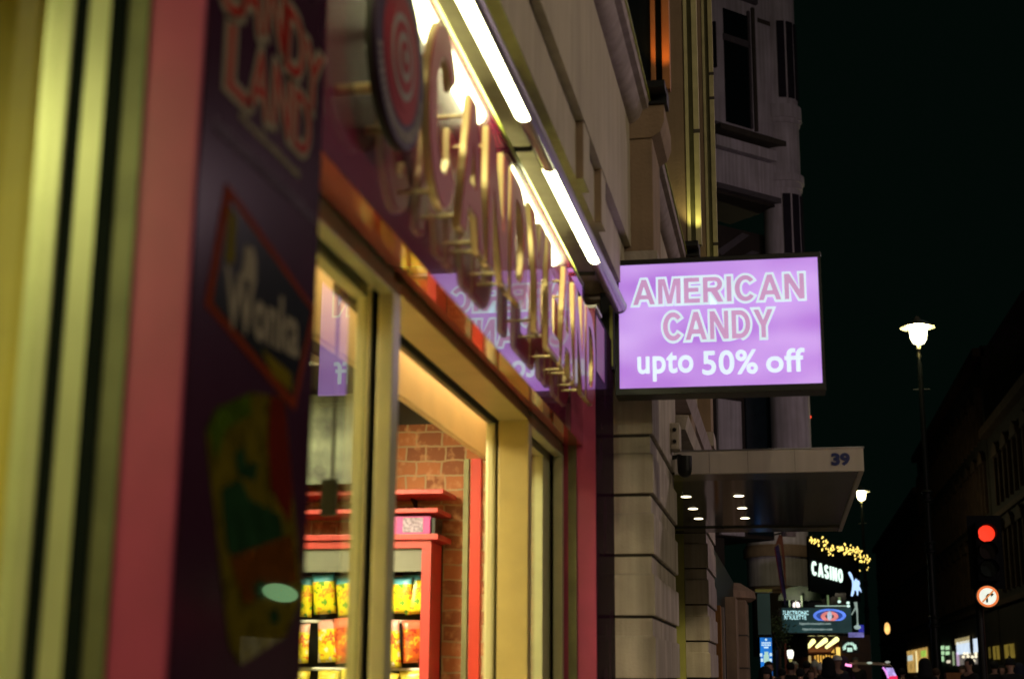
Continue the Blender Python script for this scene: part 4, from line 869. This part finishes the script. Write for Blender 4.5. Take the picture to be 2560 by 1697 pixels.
# globe lamp on a post
gl_ = at(1976, 1634, 36)
gl = thing('globe_lamp', (gl_.x, 36, 0), 'short lamp post with a bright white globe tapering to its neck', 'street lamp')
obj('post', cyl(nb(), (gl_.x, 36, 0), (gl_.x, 36, gl_.z-.2), .035, .025, seg=12), MT['lamppost'], gl)
obj('globe', lathe(nb(), [(.05, -.105), (.075, -.03), (.080, .05), (.072, .085), (.04, .10)], gl_, 20), emis('globe_white', (1.0, .97, .85), 1.6), gl, smooth=True)
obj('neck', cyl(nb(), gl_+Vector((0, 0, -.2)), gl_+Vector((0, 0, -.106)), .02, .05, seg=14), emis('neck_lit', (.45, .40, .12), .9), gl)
# ------------------------------------------------------------------ street lamps
def lantern(x, y, z, label, energy, s=1.0, glow=8, onfr=True):
    L0 = thing('street_lamp', (x, y, 0), label, 'street lamp', 'tall street lamps with hooded lanterns')
    obj('post', lathe(nb(), [(.16, 0), (.16, .9), (.11, 1.0), (.085, 4.0), (.085, 4.2), (.07, 4.3), (.055, z-.75), (.03, z-.62)], (x, y, 0), 16), MT['lamppost'], L0, smooth=True)
    for zz in (2.6, 4.25, 5.4): obj('collar', lathe(nb(), [(.10, zz-.12), (.135, zz-.10), (.135, zz-.06), (.10, zz-.03), (.10, zz+.08), (.13, zz+.1), (.13, zz+.13), (.09, zz+.15)], (x, y, 0), 16), MT['lamppost'], L0)
    obj('ladder_bar', cyl(nb(), (x-.18*s, y, z-1.35*s), (x+.2*s, y, z-1.35*s), .018, seg=8), MT['lamppost'], L0)
    c = (x, y, z)
    g = obj('lantern_glass', lathe(nb(), [(.04*s, -.29*s), (.13*s, -.26*s), (.19*s, -.15*s), (.215*s, .02*s), (.22*s, .16*s), (.10*s, .20*s)], c, 24), glowglass('lantern_glow', (1.0, .93, .60), glow), L0, smooth=True)
    for an in (-76, -166, 14, 104):
        ca, sa = math.cos(math.radians(an)), math.sin(math.radians(an)); obj('glazing_bar', tube(nb(), [(x+ca*r_*s, y+sa*r_*s, z+z_*s) for r_, z_ in ((.222, .16), (.217, .02), (.193, -.15), (.133, -.262), (.05, -.292))], .015*s, 6), MT['lamppost'], g)
    obj('hood', lathe(nb(), [(.40*s, .125*s), (.40*s, .14*s), (.24*s, .24*s), (.10*s, .30*s), (.04*s, .40*s)], c, 28), mat('lantern_hood', (.35, .33, .22), .4, metal=.5), L0, smooth=True)
    obj('neck', lathe(nb(), [(.03*s, -.62*s), (.045*s, -.55*s), (.03*s, -.48*s), (.03*s, -.42*s), (.06*s, -.38*s), (.035*s, -.30*s)], c, 14), mat('lamp_neck', (.3, .28, .15), .4, metal=.5), L0, smooth=True)
    lamp('lantern_lamp', 'POINT', (x, y, z-.05*s), energy, (1, .86, .48), .18, parent=L0)
    return L0
lantern(3.25, 34, 9.25, 'tall street lamp nearest the light box sign, its lantern blazing against the sky', 330, 1.0, 3.2)
q = at(2153, 1236, 66); lantern(q.x, 66, q.z, 'farther street lamp just right of the canopy end', 260, .95, 4)
# ------------------------------------------------------------------ traffic light and no right turn sign
tx = at(2462, 1690, 22).x
tl = thing('traffic_light', (tx, 22, 0), 'traffic light showing a glowing red lamp', 'traffic light')
obj('pole', cyl(nb(), (tx, 22.1, 0), (tx, 22.1, 3.5), .057, seg=16), MT['blackmetal'], tl)
rc = at(2466, 1333, 21.85); SBK = mat('signal_black', (.0025, .003, .003), .8, spec=.08)
hb = nb(); box(hb, rc.x-.15, rc.x+.15, 21.87, 22.04, rc.z-.68, rc.z+.18, .03); obj('head', hb, SBK, tl)
bm = nb(); box(bm, rc.x-.24, rc.x+.24, 22.041, 22.05, rc.z-.78, rc.z+.28); obj('backing_board', bm, SBK, tl)
for i, (dz, m) in enumerate(((0, emis('signal_red', (1.0, .035, .010), 1.15)), (-.25, mat('lens_amber', (.006, .003, .002), .5, spec=.1)), (-.5, mat('lens_green', (.002, .006, .004), .5, spec=.1)))):
    obj('lens', cyl(nb(), (rc.x, 21.845, rc.z+dz), (rc.x, 21.868, rc.z+dz), .118, seg=32), m, tl)
    hv = nb(); n = 18
    for k in range(n):
        t0 = PI*(-.12+1.24*k/n); t1 = PI*(-.12+1.24*(k+1)/n)
        p = [Vector((rc.x+.13*math.cos(t), yy, rc.z+dz+.13*math.sin(t))) for t in (t0, t1) for yy in (21.868, 21.72)]
        hv.faces.new([hv.verts.new(v) for v in (p[0], p[1], p[3], p[2])])
    obj('visor', hv, SBK, tl)
ns = at(2469.5, 1490, 21.8)
tsn = thing('road_sign', (ns.x, 22, ns.z-.2), 'lit round no right turn sign on the pole under the red traffic light', 'road sign')
def rdisc(nm, r, y, m, t=.004): return obj(nm, cyl(nb(), (ns.x, y, ns.z), (ns.x, y+t, ns.z), r, seg=48), m, tsn)
rdisc('lamp_box', .158, 21.805, MT['blackmetal'], .10)
rdisc('red_ring', .150, 21.80, emis('sign_red_ring', (.85, .20, .045), .9)); rdisc('white_disc', .118, 21.795, emis('sign_white', (.80, .86, .74), 1.0, .06, 12))
bm = nb(); pts = [(-.028, -.085), (-.002, -.085), (-.002, -.01), (.012, .012), (.045, .015), (.045, -.008), (.085, .028), (.045, .064), (.045, .042), (.0, .038), (-.028, .005)]
prism(bm, [(ns.x+x, 21.790, ns.z+z) for x, z in pts], (0, .004, 0)); obj('arrow', bm, MT['black'], tsn)
obj('red_bar', prism(nb(), [(ns.x+x, 21.785, ns.z+z) for x, z in ((-.088, -.072), (-.072, -.088), (.088, .072), (.072, .088))], (0, .004, 0)), emis('sign_bar', (.75, .26, .07), .8), tsn)
obj('clamp', box(nb(), ns.x-.04, ns.x+.04, 21.906, 22.04, ns.z-.03, ns.z+.03), MT['blackmetal'], tsn)
# orange oval sign far away
os_ = at(2218, 1570, 48)
og = thing('oval_sign', os_, 'glowing orange and white oval sign hanging edge on over the far pavement', 'sign')
obj('lit_disc', ball(nb(), os_, .185, .48, .3, 1, 20), emis('oval_glow', (1.0, .55, .16), 1.3, .4, 5), og, smooth=True); obj('arm', tube(nb(), [os_+Vector((0, .05, .185)), os_+Vector((.5, .8, .25))], .015), MT['blackmetal'], og)
# ------------------------------------------------------------------ terrace across the street, far right
TD = mat('terrace_brick', (.022, .019, .014), .9, var=.3, scale=2); TS = mat('terrace_stone', (.065, .038, .022), .9, var=.3, scale=2)
def terrace(ya, yb, z1, x, label, bayw, rows):
    t = thing('terrace_building', (x+2, (ya+yb)/2, 0), label, 'building', 'dark terrace across the street')
    obj('wall', box(nb(), x, x+9, ya, yb, 0, z1), TD, t)
    obj('cornice', box(nb(), x-.35, x+.2, ya, yb, z1-.5, z1-.1, .03), TS, t); obj('roof', prism(nb(), [(x+.3, ya, z1), (x+8.7, ya, z1), (x+6, ya, z1+2.5), (x+2, ya, z1+2.5)], (0, yb-ya, 0)), TD, t)
    y = ya + bayw*.5; wm = None
    while y < yb - bayw*.4:
        for z0, h in rows:
            wdo = obj('window', box(nb(), x-.01, x+.02, y-.5, y+.5, z0, z0+h), MT['darkglass'], t)
            bm = nb(); box(bm, x-.14, x+.0, y-.72, y-.52, z0-.1, z0+h); box(bm, x-.14, x+.0, y+.52, y+.72, z0-.1, z0+h)
            prism(bm, [(x-.2, y-.85, z0+h), (x-.2, y+.85, z0+h), (x-.2, y+.6, z0+h+.35), (x-.2, y, z0+h+.6), (x-.2, y-.6, z0+h+.35)], (.2, 0, 0)); obj('surround', bm, TS, wdo)
        y += bayw
    for z in (4.4, 8.0): obj('string_course', box(nb(), x-.12, x+.02, ya, yb, z, z+.22), TS, t)
    return t
terrace(46, 66, 12.2, 9.0, 'dark terrace at the right edge with a lower roof and lit shopfronts', 2.6, ((5.0, 2.3), (8.6, 1.9)))
terrace(66.2, 100, 16.0, 9.0, 'taller dark terrace rising behind the far street lamp', 2.6, ((5.0, 2.4), (8.6, 2.2), (12.0, 1.8)))
terrace(100.3, 150, 14.0, 9.0, 'farthest dark terrace closing the view down the street', 3.0, ((5.0, 2.4), (8.6, 2.2)))
def shopw(name, px0, py0, px1, py1, m, label, cat='shop window', X=8.93, bits=()):
    a, b = atx(px0, py0, X), atx(px1, py1, X); zt, zb = max(a.z, b.z), min(a.z, b.z)
    a2 = atx(px0, py0, X); zt = a2.z; zb = atx(px0, py1, X).z
    t = thing(name, (X, (a.y+b.y)/2, 0), label, cat)
    obj('lit_glass', box(nb(), X-.02, X, min(a.y, b.y), max(a.y, b.y), max(.3, zb), zt), m, t)
    return t, a, b, zb, zt
def onX(t, nm, px0, py0, px1, py1, m, X): 
    a, b = atx(px0, py0, X), atx(px1, py1, X); obj(nm, box(nb(), X-.015, X, min(a.y, b.y), max(a.y, b.y), min(a.z, b.z), max(a.z, b.z)), m, t)
t, *_ = shopw('lit_shop_window', 2268, 1627, 2322, 1680, emis('shop_glow_amber', (.50, .30, .08), .9, .75, 1.6), 'amber lit shop window with a pale pillar behind the crowd')
onX(t, 'pillar', 2289, 1626, 2294, 1679, emis('pillar_glow', (.95, .85, .45), 1.0), 8.88); onX(t, 'green_display', 2302, 1626, 2316, 1640, emis('display_green', (.35, .55, .08), .9, .5, 3), 8.89); onX(t, 'pale_display', 2269, 1638, 2282, 1650, emis('display_pale', (.55, .65, .62), .9, .3, 3), 8.89)
t = thing('green_lit_window', (8.9, 75, 0), 'window with rows of pale green lit panels left of the white shop', 'shop window')
gp_ = emis('panel_green', (.50, .82, .45), .9, .3, 2)
for x0, y0, x1, y1 in ((2349, 1615, 2361, 1622), (2349, 1628, 2361, 1635), (2364, 1615, 2374, 1622), (2364, 1628, 2374, 1635), (2350, 1640, 2360, 1652)): onX(t, 'lit_panel', x0, y0, x1, y1, gp_, 8.92)
onX(t, 'lamp', 2367, 1650, 2376, 1656, emis('lamp_pale', (.9, .8, .6), .9), 8.92); onX(t, 'tall_panel', 2381, 1628, 2387, 1662, emis('panel_dim', (.35, .45, .25), .8), 8.92)
t, *_ = shopw('white_shopfront', 2393, 1604, 2445, 1662, emis('shop_dim_goods', (.16, .14, .12), .8, .6, 2), 'white lit shopfront with a dark round hanging disc')
onX(t, 'white_fascia', 2391, 1605, 2446, 1629, emis('fascia_white', (.66, .78, .92), 1.0, .12, 2), 8.9); onX(t, 'roof_edge', 2388, 1597, 2430, 1603.5, emis('edge_tan', (.40, .32, .15), .8, .3, 4), 8.9); onX(t, 'pink_pillar', 2391, 1629.5, 2399, 1663, emis('pillar_pink', (.55, .38, .55), .8), 8.9)
c = atx(2428, 1611, 8.7); obj('round_disc', obox(nb(), c, (1, 0, 0), (0, 1, 0), (0, 0, 1), .01, .01, .01), MT['black'], t)
dd = nb(); cyl(dd, (8.68, c.y, c.z), (8.74, c.y, c.z), .48, seg=32); obj('hanging_disc', dd, mat('disc_brown', (.03, .018, .012), .6), t)
for x, y in ((2411, 1633), (2418, 1633), (2429, 1632), (2440, 1633), (2408, 1641), (2420, 1640), (2431, 1641), (2440, 1640), (2434, 1651)):
    c = atx(x, y, 8.85); obj('spot_bulb', ball(nb(), c, .07, seg=8), emis('spot_%d_%d' % (x, y), (.95, .85, .6), 1.3), t)
for i, (x0, y0, x1, y1, lb) in enumerate(((2472, 1617, 2477, 1645, 'narrow dim amber window just right of the traffic light pole'), (2483, 1615, 2500, 1648, 'olive lit shop window right of the traffic light pole'), (2511, 1611, 2538, 1645, 'dim ochre shop window at the right edge of the photo'))):
    t, *_ = shopw('dim_shop_window', x0, y0, x1, y1, emis('dim_window_%d' % i, (.17, .12, .018), .9, .4, 2), lb)
    onX(t, 'mullion', (x0+x1)/2-.6, y0, (x0+x1)/2+.6, y1, MT['black'], 8.89)
slab('amber_barrow', 2366, 1680, 2408, 1710, 34, .5, mat('amber_canvas', (.30, .12, .03), .7, var=.3), 'amber canvas top of a street barrow at the bottom edge', 'barrow')
# ------------------------------------------------------------------ pedicab
pcx = at(2180, 1690, 35).x
pc = thing('pedicab', (pcx, 35, 0), 'pedicab with a pale roof edge and pink neon lit rear panel', 'pedicab')
def pp(x, y, dy=0): return at(x, y, 35+dy)
obj('roof', prism(nb(), [pp(2124, 1655), pp(2150, 1653.5), pp(2200, 1655), pp(2222, 1657), pp(2232, 1666), pp(2224, 1663), pp(2180, 1660.5), pp(2126, 1660)], (0, 1.1, 0)), mat('roof_cover', (.38, .32, .18), .5, var=.15), pc)
for x, dy in ((2128, .05), (2226, .05), (2128, 1.0), (2226, 1.0)): obj('post', cyl(nb(), pp(x, 1662, dy), (pp(x, 1662, dy).x, 35+dy, .5), .018, seg=8), MT['blackmetal'], pc)
pk = emis('neon_pink', (1.0, .30, .62), 1.8); obj('neon_tube', tube(nb(), [pp(2113, 1660, -.05), pp(2120, 1662, -.05), pp(2129, 1663, -.05)], .028, 8), pk, pc); obj('neon_tube', tube(nb(), [pp(2207, 1667, -.05), pp(2214, 1676, -.05), pp(2221, 1694, -.05)], .022, 8), emis('neon_violet', (.75, .28, .80), 1.2), pc)
obj('rear_panel', prism(nb(), [pp(2214, 1668, .02), pp(2232, 1668, .02), pp(2242, 1690, .02), pp(2244, 1697, .02), pp(2222, 1697, .02)], (0, .04, 0)), emis('panel_lilac', (.50, .40, .85), 1.0, .5, 14), pc)
obj('red_panel', prism(nb(), [pp(2219, 1690), pp(2243, 1688), pp(2245, 1702), pp(2222, 1702)], (0, .03, -.0)), emis('panel_red', (.85, .02, .10), 1.0), pc)
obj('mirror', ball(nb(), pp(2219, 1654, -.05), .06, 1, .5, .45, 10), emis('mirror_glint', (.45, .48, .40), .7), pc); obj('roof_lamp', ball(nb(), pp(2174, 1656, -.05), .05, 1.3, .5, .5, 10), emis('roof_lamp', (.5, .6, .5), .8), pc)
bz = pp(2175, 1690).x
obj('seat', box(nb(), bz-.45, bz+.45, 35.5, 36.0, .5, .62, .03), MT['red'], pc); obj('seat_back', box(nb(), bz-.45, bz+.45, 35.42, 35.5, .62, 1.15, .03), MT['red'], pc); obj('floor_pan', box(nb(), bz-.5, bz+.5, 35.1, 36.4, .40, .45), MT['blackmetal'], pc)
for x, y in ((bz-.55, 35.5), (bz+.55, 35.5), (bz, 37.2)):
    wb = nb(); bmesh.ops.create_circle(wb, segments=28, radius=.30, matrix=Matrix.Translation((x, y, .30)) @ Matrix.Rotation(PI/2, 4, 'Y'))
    vs = [v.co.copy() for v in wb.verts]; wb.free(); wb = nb(); tube(wb, vs+[vs[0]], .022, 6); wo = obj('wheel', wb, MT['rubber'], pc)
    hb = nb(); cyl(hb, (x-.04, y, .30), (x+.04, y, .30), .03, seg=10)
    for k in range(8): a = k*PI/4; cyl(hb, (x, y, .30), (x, y+.29*math.cos(a), .30+.29*math.sin(a)), .004, seg=4)
    obj('spokes', hb, MT['fixture'], wo)
obj('front_fork', tube(nb(), [(bz, 36.4, .43), (bz, 36.9, .75), (bz, 37.2, .30)], .02), MT['blackmetal'], pc); obj('handlebar', tube(nb(), [(bz-.28, 37.0, 1.0), (bz, 37.05, .98), (bz+.28, 37.0, 1.0)], .014), MT['blackmetal'], pc); obj('saddle', ball(nb(), (bz, 36.6, .9), .12, .7, 1.1, .4, 12), MT['rubber'], pc)
# ------------------------------------------------------------------ people
def skinned(verts, edges, radii, sub=2, root=0):
    me = bpy.data.meshes.new('tmp'); me.from_pydata(verts, edges, []); o = bpy.data.objects.new('tmp', me); COL.objects.link(o)
    sk_ = o.modifiers.new('s', 'SKIN'); sk_.use_smooth_shade = True
    for i, r in enumerate(radii): me.skin_vertices[0].data[i].radius = r if isinstance(r, tuple) else (r, r)
    me.skin_vertices[0].data[root].use_root = True
    sb_ = o.modifiers.new('u', 'SUBSURF'); sb_.levels = sub; sb_.render_levels = sub
    bpy.context.view_layer.update()
    out = bpy.data.meshes.new_from_object(o.evaluated_get(bpy.context.evaluated_depsgraph_get()))
    bpy.data.objects.remove(o); bpy.data.meshes.remove(me)
    for p in out.polygons: p.use_smooth = True
    return out
def chain(ch):
    v, e, r = [], [], []
    for pts in ch:
        prev = None
        for p in pts:
            key = Vector(p[:3]); idx = next((i for i, q in enumerate(v) if (Vector(q)-key).length < 1e-4), None)
            if idx is None: v.append(tuple(key)); r.append(p[3]); idx = len(v)-1
            if prev is not None and prev != idx: e.append((prev, idx))
            prev = idx
    return v, e, r
# standing height 1.75, facing -y
def body_mesh(walk):
    s = .14 if walk else .02
    hip = (0, 0, .93, .115)
    ch = [[hip, (0, 0, 1.10, .105), (0, 0, 1.28, .125), (0, .01, 1.42, .10), (0, .005, 1.50, .052), (0, -.005, 1.56, .055), (0, -.012, 1.62, .082), (0, -.005, 1.69, .082), (0, 0, 1.735, .05)]]
    for sg, st in ((-1, s), (1, -s)):
        ch.append([hip, (sg*.09, 0, .88, .085), (sg*.095, -st*.6, .50, .058), (sg*.095, -st+.04, .10, .038), (sg*.10, -st-.06, .04, .036), (sg*.10, -st-.14, .03, .026)])
        ch.append([(0, .01, 1.42, .10), (sg*.17, .01, 1.41, .058), (sg*.22, .03+st*.3, 1.13, .042), (sg*.23, -.08+st*.4, .90, .030), (sg*.23, -.11+st*.4, .84, (.022, .038))])
        for f, (dx, dl) in enumerate(((-.026, .075), (-.009, .085), (.009, .08), (.026, .065))):
            ch.append([(sg*.23, -.11+st*.4, .84, (.022, .038)), (sg*.23+dx*.4, -.125+st*.4+dx, .80, .010), (sg*.225+dx*.4, -.125+st*.4+dx, .80-dl*.55, .008), (sg*.215+dx*.4, -.115+st*.4+dx, .80-dl, .007)])
        ch.append([(sg*.23, -.11+st*.4, .84, (.022, .038)), (sg*.215, -.155+st*.4, .815, .010), (sg*.21, -.17+st*.4, .775, .008)])
    v, e, r = chain(ch); me = skinned(v, e, r, 2)
    # face: nose, brow and ears as part of the one surface's mesh
    bm = bmesh.new(); bm.from_mesh(me)
    for vv in bm.verts:
        c = vv.co
        if c.z > 1.54 and c.y < -.05 and abs(c.x) < .02 and 1.60 < c.z < 1.66: c.y -= .022
    ball(bm, (-.08, .0, 1.635), .026, .4, .8, 1.2, 8); ball(bm, (.08, .0, 1.635), .026, .4, .8, 1.2, 8)
    bm.to_mesh(me); bm.free(); return me
def coat_mesh(walk):
    s = .14 if walk else .02
    ch = [[(0, 0, .80, (.165, .12)), (0, 0, .93, (.155, .125)), (0, 0, 1.10, (.15, .125)), (0, .005, 1.28, (.17, .14)), (0, .01, 1.42, (.135, .115)), (0, .005, 1.49, .075)]]
    for sg, st in ((-1, s), (1, -s)): ch.append([(0, .01, 1.42, (.135, .115)), (sg*.18, .01, 1.41, .078), (sg*.225, .03+st*.3, 1.13, .062), (sg*.235, -.07+st*.4, .92, .048)])
    return skinned(*chain(ch), 2)
def trousers_mesh(walk):
    s = .14 if walk else .02
    hip = (0, 0, .93, .13); ch = [[(0, 0, 1.0, .12), hip]]
    for sg, st in ((-1, s), (1, -s)): ch.append([hip, (sg*.09, 0, .86, .10), (sg*.095, -st*.6, .50, .074), (sg*.095, -st+.04, .11, .056)])
    return skinned(*chain(ch), 2)
def cap_bm(kind):
    bm = bmesh.new()
    if kind == 'hair':
        ball(bm, (0, .018, 1.675), .098, 1, 1.02, 1.0, 16)
        bmesh.ops.delete(bm, geom=[f for f in bm.faces if f.calc_center_median().y < -.045 and f.calc_center_median().z < 1.705 or f.calc_center_median().z < 1.60], context='FACES')
    elif kind == 'long':
        ball(bm, (0, .018, 1.672), .102, 1, 1.05, 1.0, 16)
        for vv in bm.verts:
            if vv.co.z < 1.66 and vv.co.y > -.03: vv.co.z -= .14; vv.co.y += .02
        bmesh.ops.delete(bm, geom=[f for f in bm.faces if f.calc_center_median().y < -.05 and f.calc_center_median().z < 1.70], context='FACES')
    elif kind == 'cap':
        ball(bm, (0, .0, 1.69), .100, 1, 1.05, .92, 18)
        bmesh.ops.delete(bm, geom=[f for f in bm.faces if f.calc_center_median().z < 1.672], context='FACES')
        r = bmesh.ops.create_circle(bm, segments=18, radius=.085, cap_ends=True, matrix=Matrix.Translation((0, -.10, 1.680)) @ Matrix.Diagonal((.95, .85, 1, 1)))
    elif kind == 'beanie':
        lathe(bm, [(.098, 1.655), (.104, 1.665), (.104, 1.69), (.098, 1.70), (.092, 1.745), (.06, 1.785), (.02, 1.80)], (0, .004, 0), 18); ball(bm, (0, 0, 1.81), .028, seg=8)
    elif kind == 'hood':
        lathe(bm, [(.16, 1.43), (.155, 1.50), (.135, 1.58), (.132, 1.68), (.115, 1.76), (.06, 1.815), (.015, 1.825)], (0, .015, 0), 20)
        bmesh.ops.delete(bm, geom=[f for f in bm.faces if f.calc_center_median().y < -.085 and 1.55 < f.calc_center_median().z < 1.72], context='FACES')
    for f in bm.faces: f.smooth = True
    me = bpy.data.meshes.new(kind); bm.to_mesh(me); bm.free(); return me
def shoes_mesh(walk):
    s = .14 if walk else .02
    ch = []; 
    bm = bmesh.new()
    for sg, st in ((-1, s), (1, -s)): ball(bm, (sg*.10, -st-.05, .045), .06, .8, 2.1, .75, 12)
    me = bpy.data.meshes.new('shoes'); bm.to_mesh(me); bm.free()
    for p in me.polygons: p.use_smooth = True
    return me
PM = {}
for wk in (0, 1): PM[wk] = dict(body=body_mesh(wk), coat=coat_mesh(wk), trousers=trousers_mesh(wk), shoes=shoes_mesh(wk))
for d in PM.values():
    for k, me in d.items(): me.materials.clear(); me.materials.append({'body': MT['skin'], 'coat': MT['blackmetal'], 'trousers': MT['rubber'], 'shoes': MT['rubber']}[k])
HM = {k: cap_bm(k) for k in ('hair', 'long', 'cap', 'beanie', 'hood')}
for me in HM.values(): me.materials.append(MT['rubber'])
clo = {c: mat('cloth_' + c, v, .85, var=.15, scale=30) for c, v in dict(black=(.008, .009, .010), navy=(.012, .016, .035), plum=(.05, .025, .07), grey=(.10, .10, .10), brown=(.06, .035, .02), white=(.72, .74, .72), pale=(.42, .45, .42), tan=(.25, .17, .09), red=(.22, .03, .03)).items()}
def person(px, py, Y, walk, turn, head, headcol, coat, label, h=None):
    top = at(px, py, Y); s = top.z / (1.82 if head in ('hood', 'beanie') else 1.775)
    s = max(.86, min(1.12, s))
    P = bpy.data.objects.new('person', PM[walk]['body']); COL.objects.link(P); P.location = (top.x, Y, 0); P.rotation_euler = (0, 0, math.radians(turn)); P.scale = (s, s, s)
    tag(P, label, 'person', 'people crowding the street')
    for nm in ('coat', 'trousers', 'shoes'):
        c = bpy.data.objects.new(nm, PM[walk][nm]); COL.objects.link(c); c.parent = P
        if nm == 'coat': c.material_slots[0].link = 'OBJECT'; c.material_slots[0].material = clo[coat]
    hn = {'hair': 'hair', 'long': 'hair', 'cap': 'cap', 'beanie': 'hat', 'hood': 'hood'}[head]
    c = bpy.data.objects.new(hn, HM[head]); COL.objects.link(c); c.parent = P; c.material_slots[0].link = 'OBJECT'; c.material_slots[0].material = clo[headcol]
person(1922, 1651, 27, 0, 8, 'hair', 'black', 'black', 'dark haired person in black in front of the blue advertising panel')
person(1914, 1676, 25, 1, 20, 'hood', 'black', 'navy', 'hooded person low in front of the blue advertising panel')
person(1975, 1653, 33, 1, 200, 'hair', 'black', 'black', 'person in black with dark hair below the white globe lamp')
person(1985, 1651, 35, 0, 20, 'long', 'pale', 'grey', 'fair haired person in grey right of the white globe lamp')
person(2016, 1650, 35, 1, 170, 'hair', 'black', 'black', 'person seen from behind with black hair left of the pale hat')
person(2037, 1648, 34, 0, -10, 'beanie', 'pale', 'black', 'person in a pale bobble hat and black coat under the pub awning')
person(2027, 1672, 30, 0, 10, 'hair', 'brown', 'black', 'shorter brown haired person in front of the pale bobble hat')
person(2051, 1655, 33, 0, -40, 'beanie', 'white', 'black', 'person in a white hat turned towards the street')
person(2070, 1641, 30, 1, 185, 'hood', 'black', 'black', 'tall figure in a black hood with back turned before the pub')
person(2092, 1637, 31, 0, 25, 'cap', 'white', 'navy', 'person in a white baseball cap and navy jacket')
person(2107, 1638, 36, 1, 190, 'hood', 'plum', 'plum', 'person in a plum hooded coat behind the white baseball cap')
person(2138, 1641, 41, 0, 0, 'hair', 'grey', 'black', 'grey haired person behind the pedicab roof')
person(2311, 1644, 30, 1, 180, 'hood', 'black', 'black', 'dark hooded figure in front of the amber shop window')
person(2340, 1668, 33, 1, 160, 'hair', 'brown', 'brown', 'person in brown left of the amber barrow')
person(2421, 1643, 31, 0, -60, 'hair', 'black', 'black', 'dark haired person before the white shopfront')
person(2405, 1664, 36, 0, 0, 'long', 'brown', 'tan', 'long haired person in tan below the white shopfront')
person(2485, 1650, 34, 1, 175, 'hair', 'black', 'black', 'dark haired person below the olive shop window')
person(2503, 1661, 36, 0, 20, 'long', 'black', 'brown', 'long black haired person in brown at the lower right')
person(2524, 1640, 31, 1, 190, 'beanie', 'black', 'black', 'person in a black bobble hat near the right edge')
person(2546, 1655, 33, 1, 170, 'hood', 'navy', 'navy', 'person in a navy hood at the right edge')
person(1955, 1668, 31, 1, 175, 'hair', 'black', 'navy', 'person in navy with back turned left of the white globe lamp')
person(2000, 1668, 28, 1, 185, 'hair', 'black', 'black', 'dark person with back turned right of the white globe lamp')
person(2255, 1668, 38, 1, 180, 'hair', 'black', 'black', 'dark person right of the pedicab')

# shop across the road, seen only mirrored in the glossy panels
op = thing('opposite_shop', (9, 27, 0), 'shop across the road with a pale green lit sign band and a red neon sign', 'shop')
obj('wall', box(nb(), 9.0, 14, 20, 34, 0, 9), TD, op)
obj('sign_band', ball(nb(), (8.94, 29.6, 3.05), .19, .3, 6.0, 1, 24), emis('opposite_green', (.45, .95, .42), 2.4), op)
obj('neon_sign', box(nb(), 8.9, 8.98, 22.5, 25.5, 2.1, 2.55), emis('opposite_red', (.9, .03, .04), .8), op)
obj('window', box(nb(), 8.93, 8.99, 27.5, 32, .6, 2.1), emis('opposite_window', (.30, .26, .14), .6, .5, 1.5), op)
dp = thing('reflection_board', (-2.4, 6.6, 2.1), 'pale mottled board standing in for reflections above the cabinet behind the narrow window', 'poster')
obj('board', box(nb(), -3.0, -2.02, 6.60, 6.63, 2.28, 2.72, .004), mat('pale_reflection', (.12, .14, .10), .5, var=.8, scale=7), dp)  # added board, pale mottling painted in place of window reflections
obj('hanger', box(nb(), -2.6, -2.59, 6.61, 6.62, 2.7205, 2.7495), MT['blackmetal'], dp)
# ------------------------------------------------------------------ unseen street lamps added as fill for the stone front (behind and beside the camera)
def unseen_lamp(x, y, z, label, energy, col):
    L_ = lantern(x, y, z, label, energy)
    for ch in L_.children:
        if ch.type == 'LIGHT': ch.data.color = col
unseen_lamp(3.0, -8.0, 7.2, 'unseen street lamp added behind the camera on the near pavement', 560, (1.0, .82, .60))
unseen_lamp(7.6, 2.5, 6.8, 'unseen street lamp added on the far pavement opposite the sweet shop', 900, (1.0, .80, .62))
unseen_lamp(7.6, 16.0, 7.2, 'unseen street lamp added on the far pavement before the crowd', 800, (1.0, .72, .88))
# uplighters on the window sills
for k, (Y, colr, en) in enumerate(((7.2, (1.0, .36, .06), 3.5), (10.1, (1.0, .90, .30), 7), (13.0, (1.0, .88, .28), 10))):
    u = thing('uplighter', (-.58, Y-.10, 4.45), ('small uplighter on the sill glowing orange up the nearest window frame', 'small uplighter washing the second window frame yellow', 'small uplighter washing the third window frame yellow')[k], 'light', 'uplighters on the window sills')
    obj('body', box(nb(), -.63, -.53, Y-.16, Y-.05, 4.39, 4.43, .004), MT['blackmetal'], u); obj('bracket', box(nb(), -.70, -.631, Y-.12, Y-.08, 4.39, 4.41), MT['blackmetal'], u)
    lamp('uplighter_lamp', 'SPOT', (-.545, Y-.13, 4.47), en, colr, .02, (-.55, Y+.12, 5.6), 1.3, u)
sun = bpy.data.lights.new('moon', 'SUN'); sun.energy = .006; sun.angle = math.radians(.5); sun.color = (.8, .9, 1); so = bpy.data.objects.new('moon', sun); COL.objects.link(so); so.rotation_euler = (math.radians(50), 0, math.radians(160))
scene.cycles.use_denoising = True; scene.cycles.max_bounces = 10; scene.cycles.transparent_max_bounces = 12; scene.cycles.sample_clamp_indirect = 6
